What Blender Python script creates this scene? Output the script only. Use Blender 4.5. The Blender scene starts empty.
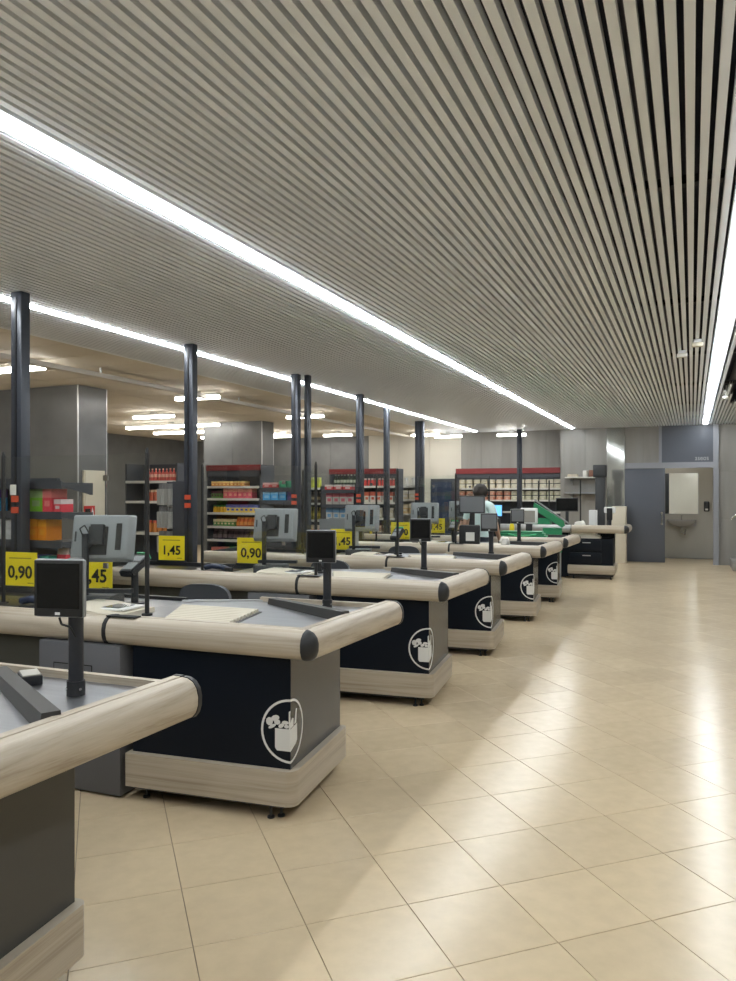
import bpy, bmesh, math, random
from mathutils import Vector, Matrix
random.seed(7)
SC = bpy.context.scene
COL = SC.collection
R = math.radians

# ------------------------------------------------------------------ camera, world, exposure
YAW = R(23.4); FPX = 748.0; EYE = 1.55
cam_d = bpy.data.cameras.new('camera'); cam = bpy.data.objects.new('camera', cam_d); COL.objects.link(cam)
cam.location = (0, 0, EYE); cam.rotation_euler = (R(90), 0, YAW)
cam_d.sensor_fit = 'VERTICAL'; cam_d.sensor_height = 36.0; cam_d.lens = 36.0 * FPX / 981.0
cam_d.shift_y = 1.8 / 981.0; cam_d.clip_start = 0.05
SC.camera = cam
w = bpy.data.worlds.new('world'); SC.world = w; w.use_nodes = True
w.node_tree.nodes['Background'].inputs[0].default_value = (0.6, 0.65, 0.7, 1)
w.node_tree.nodes['Background'].inputs[1].default_value = 0.15
SC.view_settings.view_transform = 'Standard'; SC.view_settings.look = 'None'
SC.view_settings.gamma = 1.0; SC.view_settings.use_curve_mapping = False
SC.view_settings.exposure = 0.86
LED_POWER = 22.0        # ceiling light lines
TUBE_POWER = 17.0        # fluorescent battens in the shop
CEIL = 3.0

# ------------------------------------------------------------------ materials
MATS = {}
def mat(name, col, rough=0.5, metal=0.0, var=0.0, scale=(8, 8, 8), bump=0.0, emit=None, spec=0.5, coat=0.0, rnd=0.0):
    if name in MATS: return MATS[name]
    m = bpy.data.materials.new(name); m.use_nodes = True
    nt = m.node_tree; b = nt.nodes['Principled BSDF']
    b.inputs['Base Color'].default_value = (*col, 1); b.inputs['Roughness'].default_value = rough
    b.inputs['Metallic'].default_value = metal; b.inputs['Specular IOR Level'].default_value = spec
    b.inputs['Coat Weight'].default_value = coat
    if var or bump or rnd:
        tc = nt.nodes.new('ShaderNodeTexCoord'); mp = nt.nodes.new('ShaderNodeMapping')
        nz = nt.nodes.new('ShaderNodeTexNoise'); nz.inputs['Scale'].default_value = 1.0; nz.inputs['Detail'].default_value = 5
        mp.inputs['Scale'].default_value = scale
        nt.links.new(tc.outputs['Object'], mp.inputs[0]); nt.links.new(mp.outputs[0], nz.inputs['Vector'])
        if rnd:
            oi = nt.nodes.new('ShaderNodeObjectInfo')
            ad = nt.nodes.new('ShaderNodeVectorMath'); ad.operation = 'ADD'
            sc_ = nt.nodes.new('ShaderNodeMath'); sc_.operation = 'MULTIPLY'; sc_.inputs[1].default_value = 37.0
            nt.links.new(oi.outputs['Random'], sc_.inputs[0]); nt.links.new(mp.outputs[0], ad.inputs[0]); nt.links.new(sc_.outputs[0], ad.inputs[1])
            nt.links.new(ad.outputs[0], nz.inputs['Vector'])
        cr = nt.nodes.new('ShaderNodeValToRGB')
        cr.color_ramp.elements[0].position = 0.3; cr.color_ramp.elements[1].position = 0.7
        cr.color_ramp.elements[0].color = (*[max(0, c * (1 - var)) for c in col], 1)
        cr.color_ramp.elements[1].color = (*[min(1, c * (1 + var)) for c in col], 1)
        nt.links.new(nz.outputs['Fac'], cr.inputs[0])
        out = cr.outputs[0]
        if rnd:
            mr = nt.nodes.new('ShaderNodeMapRange'); mr.inputs['To Min'].default_value = 1 - rnd; mr.inputs['To Max'].default_value = 1 + rnd
            nt.links.new(oi.outputs['Random'], mr.inputs['Value'])
            mx = nt.nodes.new('ShaderNodeVectorMath'); mx.operation = 'SCALE'
            nt.links.new(out, mx.inputs[0]); nt.links.new(mr.outputs[0], mx.inputs['Scale']); out = mx.outputs[0]
        nt.links.new(out, b.inputs['Base Color'])
        if bump:
            bp = nt.nodes.new('ShaderNodeBump'); bp.inputs['Strength'].default_value = bump; bp.inputs['Distance'].default_value = 0.004
            nt.links.new(nz.outputs['Fac'], bp.inputs['Height']); nt.links.new(bp.outputs[0], b.inputs['Normal'])
    if emit:
        b.inputs['Emission Color'].default_value = (*emit[0], 1); b.inputs['Emission Strength'].default_value = emit[1]
    MATS[name] = m
    return m

def wood(name, scale):
    m = bpy.data.materials.new(name); m.use_nodes = True; nt = m.node_tree; b = nt.nodes['Principled BSDF']
    tc = nt.nodes.new('ShaderNodeTexCoord'); mp = nt.nodes.new('ShaderNodeMapping'); mp.inputs['Scale'].default_value = scale
    n1 = nt.nodes.new('ShaderNodeTexNoise'); n1.inputs['Scale'].default_value = 1; n1.inputs['Detail'].default_value = 6; n1.inputs['Distortion'].default_value = 0.6
    mp2 = nt.nodes.new('ShaderNodeMapping'); mp2.inputs['Scale'].default_value = tuple(v * 7 if v > 5 else v * 1.7 for v in scale)
    n2 = nt.nodes.new('ShaderNodeTexNoise'); n2.inputs['Scale'].default_value = 1; n2.inputs['Detail'].default_value = 3
    nt.links.new(tc.outputs['Object'], mp.inputs[0]); nt.links.new(mp.outputs[0], n1.inputs['Vector'])
    nt.links.new(tc.outputs['Object'], mp2.inputs[0]); nt.links.new(mp2.outputs[0], n2.inputs['Vector'])
    ad = nt.nodes.new('ShaderNodeMath'); ad.operation = 'MULTIPLY_ADD'; ad.inputs[1].default_value = 0.4
    nt.links.new(n2.outputs['Fac'], ad.inputs[0]); nt.links.new(n1.outputs['Fac'], ad.inputs[2])
    cr = nt.nodes.new('ShaderNodeValToRGB'); e = cr.color_ramp.elements
    e[0].position = 0.50; e[0].color = (0.335, 0.275, 0.205, 1); e[1].position = 0.86; e[1].color = (0.50, 0.44, 0.35, 1)
    k = e.new(0.64); k.color = (0.43, 0.37, 0.285, 1)
    nt.links.new(ad.outputs[0], cr.inputs[0]); nt.links.new(cr.outputs[0], b.inputs['Base Color'])
    b.inputs['Roughness'].default_value = 0.38
    MATS[name] = m; return m

WX = wood('wood_long', (0.9, 30, 30)); WY = wood('wood_cross', (30, 0.9, 30))
WP = wood('wood_plinth', (0.9, 0.0, 30))
_nt = WP.node_tree; _tc = [n for n in _nt.nodes if n.type == 'TEX_COORD'][0]
_sx = _nt.nodes.new('ShaderNodeSeparateXYZ'); _cx = _nt.nodes.new('ShaderNodeCombineXYZ'); _ad = _nt.nodes.new('ShaderNodeMath')
_nt.links.new(_tc.outputs['Object'], _sx.inputs[0]); _nt.links.new(_sx.outputs[0], _ad.inputs[0]); _nt.links.new(_sx.outputs[1], _ad.inputs[1])
_nt.links.new(_ad.outputs[0], _cx.inputs[0]); _nt.links.new(_sx.outputs[2], _cx.inputs[2])
for _mp in [n for n in _nt.nodes if n.type == 'MAPPING']: _nt.links.new(_cx.outputs[0], _mp.inputs[0])
TILE = mat('floor_tile', (0.62, 0.50, 0.335), 0.30, var=0.045, scale=(14, 14, 14), rnd=0.045, spec=0.5)
nt = TILE.node_tree
# fine speckle and slight polish variation on the porcelain
_n = nt.nodes.new('ShaderNodeTexNoise'); _n.inputs['Scale'].default_value = 90; _n.inputs['Detail'].default_value = 3
_m = nt.nodes.new('ShaderNodeMapRange'); _m.inputs['To Min'].default_value = 0.205; _m.inputs['To Max'].default_value = 0.265
nt.links.new([n for n in nt.nodes if n.type == 'TEX_COORD'][0].outputs['Object'], _n.inputs['Vector']); nt.links.new(_n.outputs['Fac'], _m.inputs['Value']); nt.links.new(_m.outputs[0], nt.nodes['Principled BSDF'].inputs['Roughness'])
GROUT = mat('grout', (0.17, 0.145, 0.12), 0.8)
SLAT = mat('ceiling_slat', (0.78, 0.82, 0.87), 0.42, var=0.02, scale=(3, 0.5, 3))
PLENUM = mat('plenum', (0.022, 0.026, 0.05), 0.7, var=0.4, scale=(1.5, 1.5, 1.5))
LED = mat('led_diffuser', (0.9, 0.9, 0.9), 0.5, emit=((0.93, 0.975, 1.0), LED_POWER))
TUBE = mat('tube_light', (0.9, 0.9, 0.9), 0.5, emit=((1.0, 0.97, 0.9), TUBE_POWER))
ALU = mat('aluminium', (0.55, 0.56, 0.57), 0.4, 0.9)
STEEL = mat('brushed_steel', (0.33, 0.34, 0.36), 0.36, 0.9, var=0.06, scale=(2, 40, 4))
NAVY = mat('navy_laminate', (0.004, 0.007, 0.013), 0.4, spec=0.22)
ENDP = mat('graphite_laminate', (0.060, 0.060, 0.058), 0.22, 0.25)
CABG = mat('cabinet_grey', (0.115, 0.118, 0.128), 0.5)
RECESS = mat('olive_grey_panel', (0.060, 0.060, 0.050), 0.6)
DARK = mat('dark_plastic', (0.018, 0.0195, 0.0225), 0.42)
POLEM = mat('pole_graphite', (0.019, 0.021, 0.027), 0.45)
BLACK = mat('black_rubber', (0.008, 0.008, 0.009), 0.55)
BELT = mat('belt_rubber', (0.022, 0.021, 0.020), 0.3)
CREAM = mat('cream_plastic', (0.62, 0.57, 0.46), 0.5)
GREYP = mat('grey_plastic', (0.26, 0.272, 0.28), 0.45)
WHITE = mat('white_plastic', (0.78, 0.78, 0.76), 0.4)
PRINT = mat('white_print', (0.72, 0.72, 0.70), 0.5)
SCREEN = mat('dark_screen', (0.006, 0.0065, 0.007), 0.2, spec=0.25)
LCD = mat('grey_screen', (0.16, 0.17, 0.18), 0.25)
YEL = mat('yellow_card', (0.86, 0.68, 0.015), 0.5)
INK = mat('black_ink', (0.012, 0.012, 0.012), 0.6)
RED = mat('red_paint', (0.55, 0.03, 0.025), 0.5)
TAG = mat('orange_red_tag', (0.62, 0.085, 0.035), 0.5)
MAROON = mat('maroon_header', (0.17, 0.020, 0.022), 0.5)
POSTM = mat('post_blue_grey', (0.040, 0.046, 0.060), 0.38, 0.2)
RACKM = mat('rack_charcoal', (0.045, 0.049, 0.058), 0.5)
SHELFW = mat('shelf_white', (0.55, 0.54, 0.50), 0.5)
CONC = mat('concrete_panel', (0.26, 0.25, 0.232), 0.55, var=0.10, scale=(5, 5, 0.8), rnd=0.05)
CREAMW = mat('cream_wall', (0.56, 0.54, 0.48), 0.6, var=0.03, scale=(3, 3, 1))
DKTILE = mat('dark_grey_tile', (0.125, 0.129, 0.13), 0.35, var=0.12, scale=(3, 3, 3), rnd=0.08)
TRIM = mat('steel_trim', (0.5, 0.5, 0.5), 0.35, 0.8)
STOREC = mat('ceiling_board', (0.60, 0.555, 0.48), 0.8, var=0.03, scale=(2, 2, 2), rnd=0.03)
DOORM = mat('door_slate', (0.085, 0.095, 0.118), 0.45)
FRAME = mat('frame_grey', (0.27, 0.28, 0.31), 0.45)
MIRROR = mat('mirror', (0.9, 0.92, 0.9), 0.02, 1.0)
GLOSSP = mat('polished_panel', (0.42, 0.43, 0.41), 0.08, 0.75)
PORC = mat('porcelain', (0.55, 0.55, 0.55), 0.2)
CHROME = mat('chrome', (0.7, 0.7, 0.7), 0.15, 1.0)
SKIN = mat('skin', (0.55, 0.33, 0.23), 0.55)
SHIRT = mat('mint_shirt', (0.60, 0.74, 0.72), 0.8)
TROUS = mat('dark_trousers', (0.03, 0.035, 0.05), 0.8)
HAIR = mat('dark_hair', (0.022, 0.016, 0.012), 0.6)
HAIRB = mat('brown_hair', (0.14, 0.065, 0.03), 0.6)
GREEN = mat('green_plastic', (0.02, 0.23, 0.10), 0.45)
GREENL = mat('light_green', (0.10, 0.55, 0.25), 0.5)
CHAIRM = mat('chair_grey', (0.060, 0.065, 0.075), 0.6)
PAPER = mat('paper', (0.72, 0.70, 0.64), 0.7)
BLUEL = mat('blue_lit_screen', (0.05, 0.2, 0.5), 0.4, emit=((0.15, 0.45, 1.0), 0.9))

def glass_mat(name, tint=(0.97, 0.985, 0.98)):
    m = bpy.data.materials.new(name); m.use_nodes = True; nt = m.node_tree
    nt.nodes.remove(nt.nodes['Principled BSDF'])
    o = nt.nodes['Material Output']; t = nt.nodes.new('ShaderNodeBsdfTransparent'); t.inputs[0].default_value = (*tint, 1)
    g = nt.nodes.new('ShaderNodeBsdfGlossy'); g.inputs['Roughness'].default_value = 0.02
    lw = nt.nodes.new('ShaderNodeLayerWeight'); lw.inputs[0].default_value = 0.5; mx = nt.nodes.new('ShaderNodeMixShader')
    pw = nt.nodes.new('ShaderNodeMath'); pw.operation = 'POWER'; pw.inputs[1].default_value = 5.0
    f = nt.nodes.new('ShaderNodeMath'); f.operation = 'MULTIPLY_ADD'; f.inputs[1].default_value = 0.9; f.inputs[2].default_value = 0.045
    nt.links.new(lw.outputs['Facing'], pw.inputs[0]); nt.links.new(pw.outputs[0], f.inputs[0])
    nt.links.new(f.outputs[0], mx.inputs[0]); nt.links.new(t.outputs[0], mx.inputs[1]); nt.links.new(g.outputs[0], mx.inputs[2])
    nt.links.new(mx.outputs[0], o.inputs[0]); MATS[name] = m; return m
GLASS = glass_mat('acrylic')

# ------------------------------------------------------------------ mesh helpers
class MB:
    def __init__(s): s.v = []; s.f = []; s.m = []; s.sm = []
    def add(s, vs, fs, mi=0, smooth=False):
        o = len(s.v); s.v += [tuple(v) for v in vs]
        for f in fs: s.f.append([o + i for i in f]); s.m.append(mi); s.sm.append(smooth)
        return s
    def box(s, x0, x1, y0, y1, z0, z1, mi=0):
        return s.add([(x0,y0,z0),(x1,y0,z0),(x1,y1,z0),(x0,y1,z0),(x0,y0,z1),(x1,y0,z1),(x1,y1,z1),(x0,y1,z1)],
                     [(3,2,1,0),(4,5,6,7),(0,1,5,4),(1,2,6,5),(2,3,7,6),(3,0,4,7)], mi)
    def rbox(s, x0, x1, y0, y1, z0, z1, r=0.01, seg=2, mi=0):
        bm = bmesh.new(); bmesh.ops.create_cube(bm, size=1.0)
        for v in bm.verts: v.co = Vector(((x0+x1)/2+v.co.x*(x1-x0), (y0+y1)/2+v.co.y*(y1-y0), (z0+z1)/2+v.co.z*(z1-z0)))
        bmesh.ops.bevel(bm, geom=bm.edges[:], offset=r, segments=seg, affect='EDGES', profile=0.5)
        bm.normal_update(); bm.verts.index_update(); vs = [v.co.copy() for v in bm.verts]; fl = []; rd = []
        for f in bm.faces: (fl if max(abs(c) for c in f.normal) > 0.9999 else rd).append([v.index for v in f.verts])
        bm.free(); o = len(s.v); s.add(vs, fl, mi, False)
        for f in rd: s.f.append([o + i for i in f]); s.m.append(mi); s.sm.append(True)
        return s
    def bm(s, bm, mi=0, smooth=False, M=None):
        bm.verts.ensure_lookup_table(); bm.verts.index_update()
        vs = [(M @ v.co) if M else v.co for v in bm.verts]
        s.add(vs, [[v.index for v in f.verts] for f in bm.faces], mi, smooth); bm.free(); return s
    def prism(s, pts, z0, z1, mi=0, smooth=False):          # polygon in xy (ccw), extruded in z
        n = len(pts)
        vs = [(x, y, z0) for x, y in pts] + [(x, y, z1) for x, y in pts]
        s.add(vs, [list(range(n))[::-1], [n+i for i in range(n)]], mi)
        return s.add(vs, [(i, (i+1) % n, n+(i+1) % n, n+i) for i in range(n)], mi, smooth)
    def plate(s, pts, y0, y1, mi=0):                        # polygon in xz, extruded in y
        n = len(pts); vs = [(x, y0, z) for x, z in pts] + [(x, y1, z) for x, z in pts]
        return s.add(vs, [list(range(n)), [n+i for i in range(n)][::-1]] + [((i+1) % n, i, n+i, n+(i+1) % n) for i in range(n)], mi)
    def plate_x(s, pts, x0, x1, mi=0):                      # polygon in yz, extruded in x
        n = len(pts); vs = [(x0, y, z) for y, z in pts] + [(x1, y, z) for y, z in pts]
        return s.add(vs, [list(range(n))[::-1], [n+i for i in range(n)]] + [(i, (i+1) % n, n+(i+1) % n, n+i) for i in range(n)], mi)
    def tube(s, p0, p1, r, r1=None, n=12, mi=0):
        p0 = Vector(p0); p1 = Vector(p1); r1 = r if r1 is None else r1
        q = (p1 - p0).to_track_quat('Z', 'Y'); vs = []
        for p, rr in ((p0, r), (p1, r1)):
            vs += [p + q @ Vector((rr*math.cos(2*math.pi*i/n), rr*math.sin(2*math.pi*i/n), 0)) for i in range(n)]
        s.add(vs, [(i, (i+1) % n, n+(i+1) % n, n+i) for i in range(n)], mi, True)
        return s.add(vs, [list(range(n))[::-1], [n+i for i in range(n)]], mi)
    def path(s, pts, r, n=8, mi=0):
        for a, b in zip(pts, pts[1:]): s.tube(a, b, r, n=n, mi=mi)
        return s
    def lathe(s, prof, n=14, a0=0.0, a1=2*math.pi, c=(0, 0), mi=0):
        full = abs(a1 - a0 - 2*math.pi) < 1e-6; k = n if full else n + 1; vs = []
        for i in range(k):
            a = a0 + (a1-a0)*i/n
            vs += [(c[0]+r*math.cos(a), c[1]+r*math.sin(a), z) for r, z in prof]
        p = len(prof); fs = []
        for i in range(n):
            j = (i+1) % k
            for q in range(p-1): fs.append((i*p+q, j*p+q, j*p+q+1, i*p+q+1))
        return s.add(vs, fs, mi, True)
    def sweep(s, prof, p0, p1, out, mi=0):                  # prof = closed [(outward, z)], straight from p0 to p1
        n = len(prof); vs = []
        for p in (p0, p1): vs += [(p[0]+out[0]*o, p[1]+out[1]*o, z) for o, z in prof]
        s.add(vs, [(i, n+i, n+(i+1) % n, (i+1) % n) for i in range(n)], mi, True)
        return s.add(vs, [list(range(n)), [n+i for i in range(n)][::-1]], mi)
    def mesh(s, name, mats):
        me = bpy.data.meshes.new(name); me.from_pydata(s.v, [], s.f); me.update()
        for m in (mats if isinstance(mats, (list, tuple)) else [mats]): me.materials.append(m)
        me.polygons.foreach_set('material_index', s.m); me.polygons.foreach_set('use_smooth', s.sm)
        bm = bmesh.new(); bm.from_mesh(me); bmesh.ops.recalc_face_normals(bm, faces=bm.faces); bm.to_mesh(me); bm.free()
        try: me.set_sharp_from_angle(angle=R(40))
        except Exception: pass
        return me
    def obj(s, name, mats, parent=None): return link(name, s.mesh(name, mats), parent)

def link(name, data, parent=None):
    o = bpy.data.objects.new(name, data); COL.objects.link(o)
    if parent is not None: o.parent = parent
    return o
def tag(o, label, cat=None, group=None, kind=None):
    if label: o['label'] = label
    if cat: o['category'] = cat
    if group: o['group'] = group
    if kind: o['kind'] = kind
    return o
def thing(name, label, cat, loc=(0, 0, 0), rz=0.0, group=None):
    o = link(name, None); o.location = loc; o.rotation_euler = (0, 0, rz); o.empty_display_size = 0.1
    return tag(o, label, cat, group)
def struct(name, mb, m, label=None):
    o = mb.obj(name, m); o['kind'] = 'structure'
    if label: o['label'] = label
    return o
CH = {}
def dup(root, loc, rz=None, label=None, group=None):
    def cp(o, par):
        c = o.copy(); COL.objects.link(c); c.parent = par
        for ch in o.children: cp(ch, c)
        return c
    kids = list(root.children); r = root.copy(); COL.objects.link(r); r.location = loc
    if rz is not None: r.rotation_euler = (0, 0, rz)
    for k in kids: cp(k, r)
    if label: r['label'] = label
    if group: r['group'] = group
    return r
def text_mesh(body, size, depth, m, name='lettering', bold=0.0):
    cu = bpy.data.curves.new(name, 'FONT'); cu.body = body; cu.size = size; cu.extrude = depth; cu.align_x = 'CENTER'; cu.align_y = 'CENTER'
    cu.resolution_u = 3; cu.offset = bold
    o = bpy.data.objects.new(name, cu); COL.objects.link(o)
    dg = bpy.context.evaluated_depsgraph_get(); dg.update()
    me = bpy.data.meshes.new_from_object(o.evaluated_get(dg)); me.materials.clear(); me.materials.append(m)
    bpy.data.objects.remove(o); return me
ORD = ['nearest', 'second nearest', 'third nearest', 'fourth nearest', 'fifth nearest', 'sixth nearest']

# ------------------------------------------------------------------ floor: grout slab + porcelain tiles laid on the diagonal
floor = struct('floor', MB().box(-14, 4, -4, 19.4, -0.08, -0.006), GROUT, 'beige porcelain floor tiles laid on the diagonal')
T = 0.3958; OX, OY, ROT = 1.0861, 2.2057, 0.7508
h = T/2 - 0.0013; ch = 0.0012
def tile_mb(mb, M=None):
    vs = [(-h,-h,-0.006),(h,-h,-0.006),(h,h,-0.006),(-h,h,-0.006),(-h,-h,-ch),(h,-h,-ch),(h,h,-ch),(-h,h,-ch),
          (-h+ch,-h+ch,0),(h-ch,-h+ch,0),(h-ch,h-ch,0),(-h+ch,h-ch,0)]
    if M: vs = [M @ Vector(v) for v in vs]
    return mb.add(vs, [(0,1,5,4),(1,2,6,5),(2,3,7,6),(3,0,4,7),(4,5,9,8),(5,6,10,9),(6,7,11,10),(7,4,8,11),(8,9,10,11)])
tile_me = tile_mb(MB()).mesh('tile', TILE)
cR, sR = math.cos(ROT), math.sin(ROT); sY, cY = math.sin(YAW), math.cos(YAW)
cells = []
for i in range(-40, 60):
    for j in range(-40, 60):
        a, b = OX+(i+0.5)*T, OY+(j+0.5)*T
        x, y = cR*a-sR*b, sR*a+cR*b
        if not (-13.6 < x < 3.7 and -3.7 < y < 19.1): continue
        d = -sY*x+cY*y; u = v = -1
        if d > 0.3: u = 368+FPX*(cY*x+sY*y)/d; v = 492+FPX*EYE/d
        vis = d > 0.3 and -40 < u < 776 and v < 1030 and x > -1.75 + (-0.9 if (y % 1.95) < 0.9 else 0)
        cells.append((d if vis else 100+abs(d), x, y))
cells.sort(); rest = MB()
for n, (d, x, y) in enumerate(cells):
    if n < 298:
        t = link('tile', tile_me, floor); t.location = (x, y, 0); t.rotation_euler = (0, 0, ROT)
    else: tile_mb(rest, Matrix.Translation((x, y, 0)) @ Matrix.Rotation(ROT, 4, 'Z'))
ro = rest.obj('tile_field', TILE, floor); ro['kind'] = 'stuff'

# ------------------------------------------------------------------ slatted ceiling with light lines
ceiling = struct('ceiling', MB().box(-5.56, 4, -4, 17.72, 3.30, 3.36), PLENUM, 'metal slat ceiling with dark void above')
MB().box(-5.6, -5.555, -4, 18.3, 3.0, 3.36).obj('edge_profile', SLAT, ceiling)
PITCH = 0.0547; LEDX = (-2.475, -4.715, 0.265)
def slat_mesh(y0, y1):
    # open U-channel: bottom plate and two flanges
    mb = MB(); hw = 0.0165
    prof = [(-hw, 3.042), (-hw, 3.0), (hw, 3.0), (hw, 3.042), (hw-0.002, 3.042), (hw-0.002, 3.003), (-hw+0.002, 3.003), (-hw+0.002, 3.042)]
    n = len(prof); vs = [(x, y0, z) for x, z in prof] + [(x, y1, z) for x, z in prof]
    mb.add(vs, [(i, (i+1) % n, n+(i+1) % n, n+i) for i in range(n)])
    return mb.mesh('slat', SLAT)
full = slat_mesh(-3.9, 17.7); SPLIT = {}
nsl = 0
x = -5.53
while x < 3.95:
    if min(abs(x-l) for l in LEDX) > 0.078:
        if x < 0.40 or x > 1.5: segs = [(None, full)]
        else:
            e = 12.4 + 1.3*math.sin(x*23.0); segs = [(0, slat_mesh(-3.9, 7.2)), (1, slat_mesh(e, 17.7))]
        for _, me in segs:
            s = link('slat', me, ceiling); s.location = (x, 0, 0); nsl += 1
    x += PITCH
for lx in LEDX:
    for sd in (-0.056, 0.056): link('slat', full, ceiling).location = (lx+sd, 0, 0)
for y in (1.5, 4.0, 6.5, 9.0, 11.5, 14.0, 16.5):            # carrier rails above the slats
    MB().box(-5.55, 3.95, y-0.03, y+0.03, 3.06, 3.10).obj('carrier_rail', mat('carrier_black', (0.03, 0.032, 0.045), 0.6), ceiling)
for x in (-0.2, 0.55):
    MB().tube((x, -3.8, 3.2), (x, 17.5, 3.2), 0.05, n=10).obj('cable_conduit', mat('conduit_grey', (0.09, 0.095, 0.12), 0.5), ceiling)
for n, lx in enumerate(LEDX):
    lab = ['long white light line over the packing ends of the checkouts', 'long white light line along the row of dark posts', 'long white light line on the right over the open aisle'][n]
    t = thing('light_line', lab, 'ceiling light', (lx, 0, 2.962), 0, 'ceiling light lines')
    MB().box(-0.034, 0.034, -3.8, 17.35, 0.026, 0.044).obj('diffuser', LED, t)
    MB().box(-0.038, 0.038, -3.82, 17.37, 0.0445, 0.085).obj('housing', ALU, t)
for (x, y, lab) in ((-0.09, 8.3, 'small white detector box hanging left on the ceiling slats'), (0.05, 7.75, 'small cream detector box beside the right light line')):
    t = thing('smoke_detector', lab, 'detector', (x, y, 2.93))
    MB().rbox(-0.05, 0.05, -0.03, 0.03, 0, 0.04, 0.008).obj('body', WHITE if x < 0 else CREAM, t)
    MB().box(-0.035, 0.035, -0.02, 0.02, 0.04, 0.07).obj('base', SLAT, t)
t = thing('air_duct', 'dark air duct above the gap in the right ceiling slats', 'duct', (0.85, 11.0, 3.1))
MB().box(-0.28, 0.28, -0.4, 0.4, 0.0, 0.16).obj('box', mat('duct_slate', (0.03, 0.034, 0.05), 0.6), t)
MB().box(-0.26, 0.26, -0.38, 0.38, -0.02, -0.0005).obj('flange', POSTM, t)
t = thing('smoke_detector', 'white detector hanging where the right ceiling slats are missing', 'detector', (0.46, 12.0, 2.9))
MB().lathe([(0.0, 0.0), (0.03, 0.003), (0.045, 0.02), (0.045, 0.04), (0, 0.04)], 12).obj('body', WHITE, t)
MB().tube((0, 0, 0.04), (0, 0, 0.2), 0.008).obj('stem', WHITE, t)

# ------------------------------------------------------------------ shop ceiling (boards), behind the slats
cs = struct('ceiling_store', MB().box(-13.6, -5.605, -4, 19, 3.06, 3.12), mat('ceiling_grid', (0.40, 0.375, 0.33), 0.8), 'beige board ceiling over the shop shelves')
bw, bl = 1.2, 0.6
bme = MB().box(-bw/2+0.006, bw/2-0.006, -bl/2+0.006, bl/2-0.006, 3.052, 3.06).mesh('board', STOREC)
for i in range(7):
    for j in range(29):
        b_ = link('board', bme, cs); b_.location = (-6.22-i*bw, 1.8+j*bl, 0)
t = thing('cable_tray', 'white service rail running along the shop ceiling', 'rail', (-6.55, 0, 2.93))
MB().box(-0.05, 0.05, 2, 18, 0.0, 0.05).obj('rail', mat('tray_white', (0.5, 0.47, 0.42), 0.6), t)
for y in (4, 7, 10, 13, 16): MB().box(-0.01, 0.01, y, y+0.02, 0.0505, 0.12).obj('hanger', ALU, t)
lamps = [(-7.15, 6.25, 0.95), (-8.9, 6.3, 0.9), (-6.75, 9.2, 0.75), (-6.6, 12.3, 0.75), (-9.2, 11.2, 0.9), (-10.2, 13.0, 2.4), (-10.6, 14.4, 2.4), (-10.4, 16.0, 2.4),
         (-8.0, 16.6, 0.75), (-6.0, 17.4, 0.7), (-9.4, 16.4, 0.9), (-10.8, 9.0, 1.2), (-9.6, 4.6, 1.2), (-12.3, 7.0, 1.2), (-12.3, 12, 1.2)]
wh = ['over the shelves left of the second post', 'at the far left edge over the big column', 'beyond the second dark post', 'beyond the double dark post', 'left of the grey far column',
      'first of three long ones in the far left aisle', 'second of three long ones in the far left aisle', 'third of three long ones in the far left aisle', 'over the red topped far shelf',
      'before the cream back wall near the tall cabinet', 'deep behind the far column', 'behind the big left column', 'over the near left aisle', 'in the far left corner', 'at the left shop wall']
for (x, y, L), s_ in zip(lamps, wh):
    t = thing('batten_light', 'white fluorescent batten ' + s_, 'ceiling light', (x, y, 2.93), 0, 'shop batten lights')
    MB().rbox(-L/2, L/2, -0.05, 0.05, 0, 0.045, 0.012).obj('diffuser', TUBE, t)
    MB().box(-L/2, L/2, -0.055, 0.055, 0.046, 0.08).obj('housing', WHITE, t)
    MB().box(-0.06, 0.06, -0.02, 0.02, 0.0805, 0.125).obj('bracket', WHITE, t)
# two battens under the far end of the slat ceiling
for (x, y, s_) in ((-5.35, 17.2, 'white ceiling batten before the red topped wall shelf, left one'), (-3.85, 17.3, 'white ceiling batten before the red topped wall shelf, right one')):
    t = thing('batten_light', s_, 'ceiling light', (x, y, 2.86), 0, 'shop batten lights')
    MB().rbox(-0.33, 0.33, -0.05, 0.05, 0, 0.045, 0.012).obj('diffuser', TUBE, t)
    MB().box(-0.33, 0.33, -0.055, 0.055, 0.046, 0.08).obj('housing', WHITE, t)
    MB().box(-0.05, 0.05, -0.02, 0.02, 0.0805, 0.14).obj('bracket', WHITE, t)

# ------------------------------------------------------------------ walls
def panel_wall(name, x0, x1, y, z0, z1, pw, ph, m, back, skip=None, label=None):
    wo = struct(name, MB().box(x0, x1, y+0.012, y+0.12, z0, z1), back, label)
    nx = max(1, round((x1-x0)/pw)); nz = max(1, round((z1-z0)/ph)); a = (x1-x0)/nx; c_ = (z1-z0)/nz
    me = MB().box(0.003, a-0.003, y, y+0.012, 0.003, c_-0.003).mesh('panel', m)
    for i in range(nx):
        for k in range(nz):
            p = link('panel', me, wo); p.location = (x0+i*a, 0, z0+k*c_)
    return wo
GAP = mat('joint_grey', (0.20, 0.195, 0.18), 0.8)
panel_wall('wall_back_left', -13.6, -7.9, 18.3, 0, 3.06, 1.2, 1.02, DKTILE, GAP, label='dark tiled back wall of the shop')
panel_wall('wall_back_middle', -7.9, -5.35, 18.3, 0, 3.06, 0.85, 1.53, CREAMW, GAP, label='cream panelled back wall')
panel_wall('wall_back_recess', -5.35, -2.7, 18.3, 0, 3.06, 0.53, 1.53, CONC, GAP, label='grey beige panelled wall behind the wall shelf')
panel_wall('wall_back_pier', -2.7, -1.75, 17.6, 0, 3.0, 0.475, 1.5, CONC, GAP, label='grey beige panelled pier beside the mirror strip')
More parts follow.
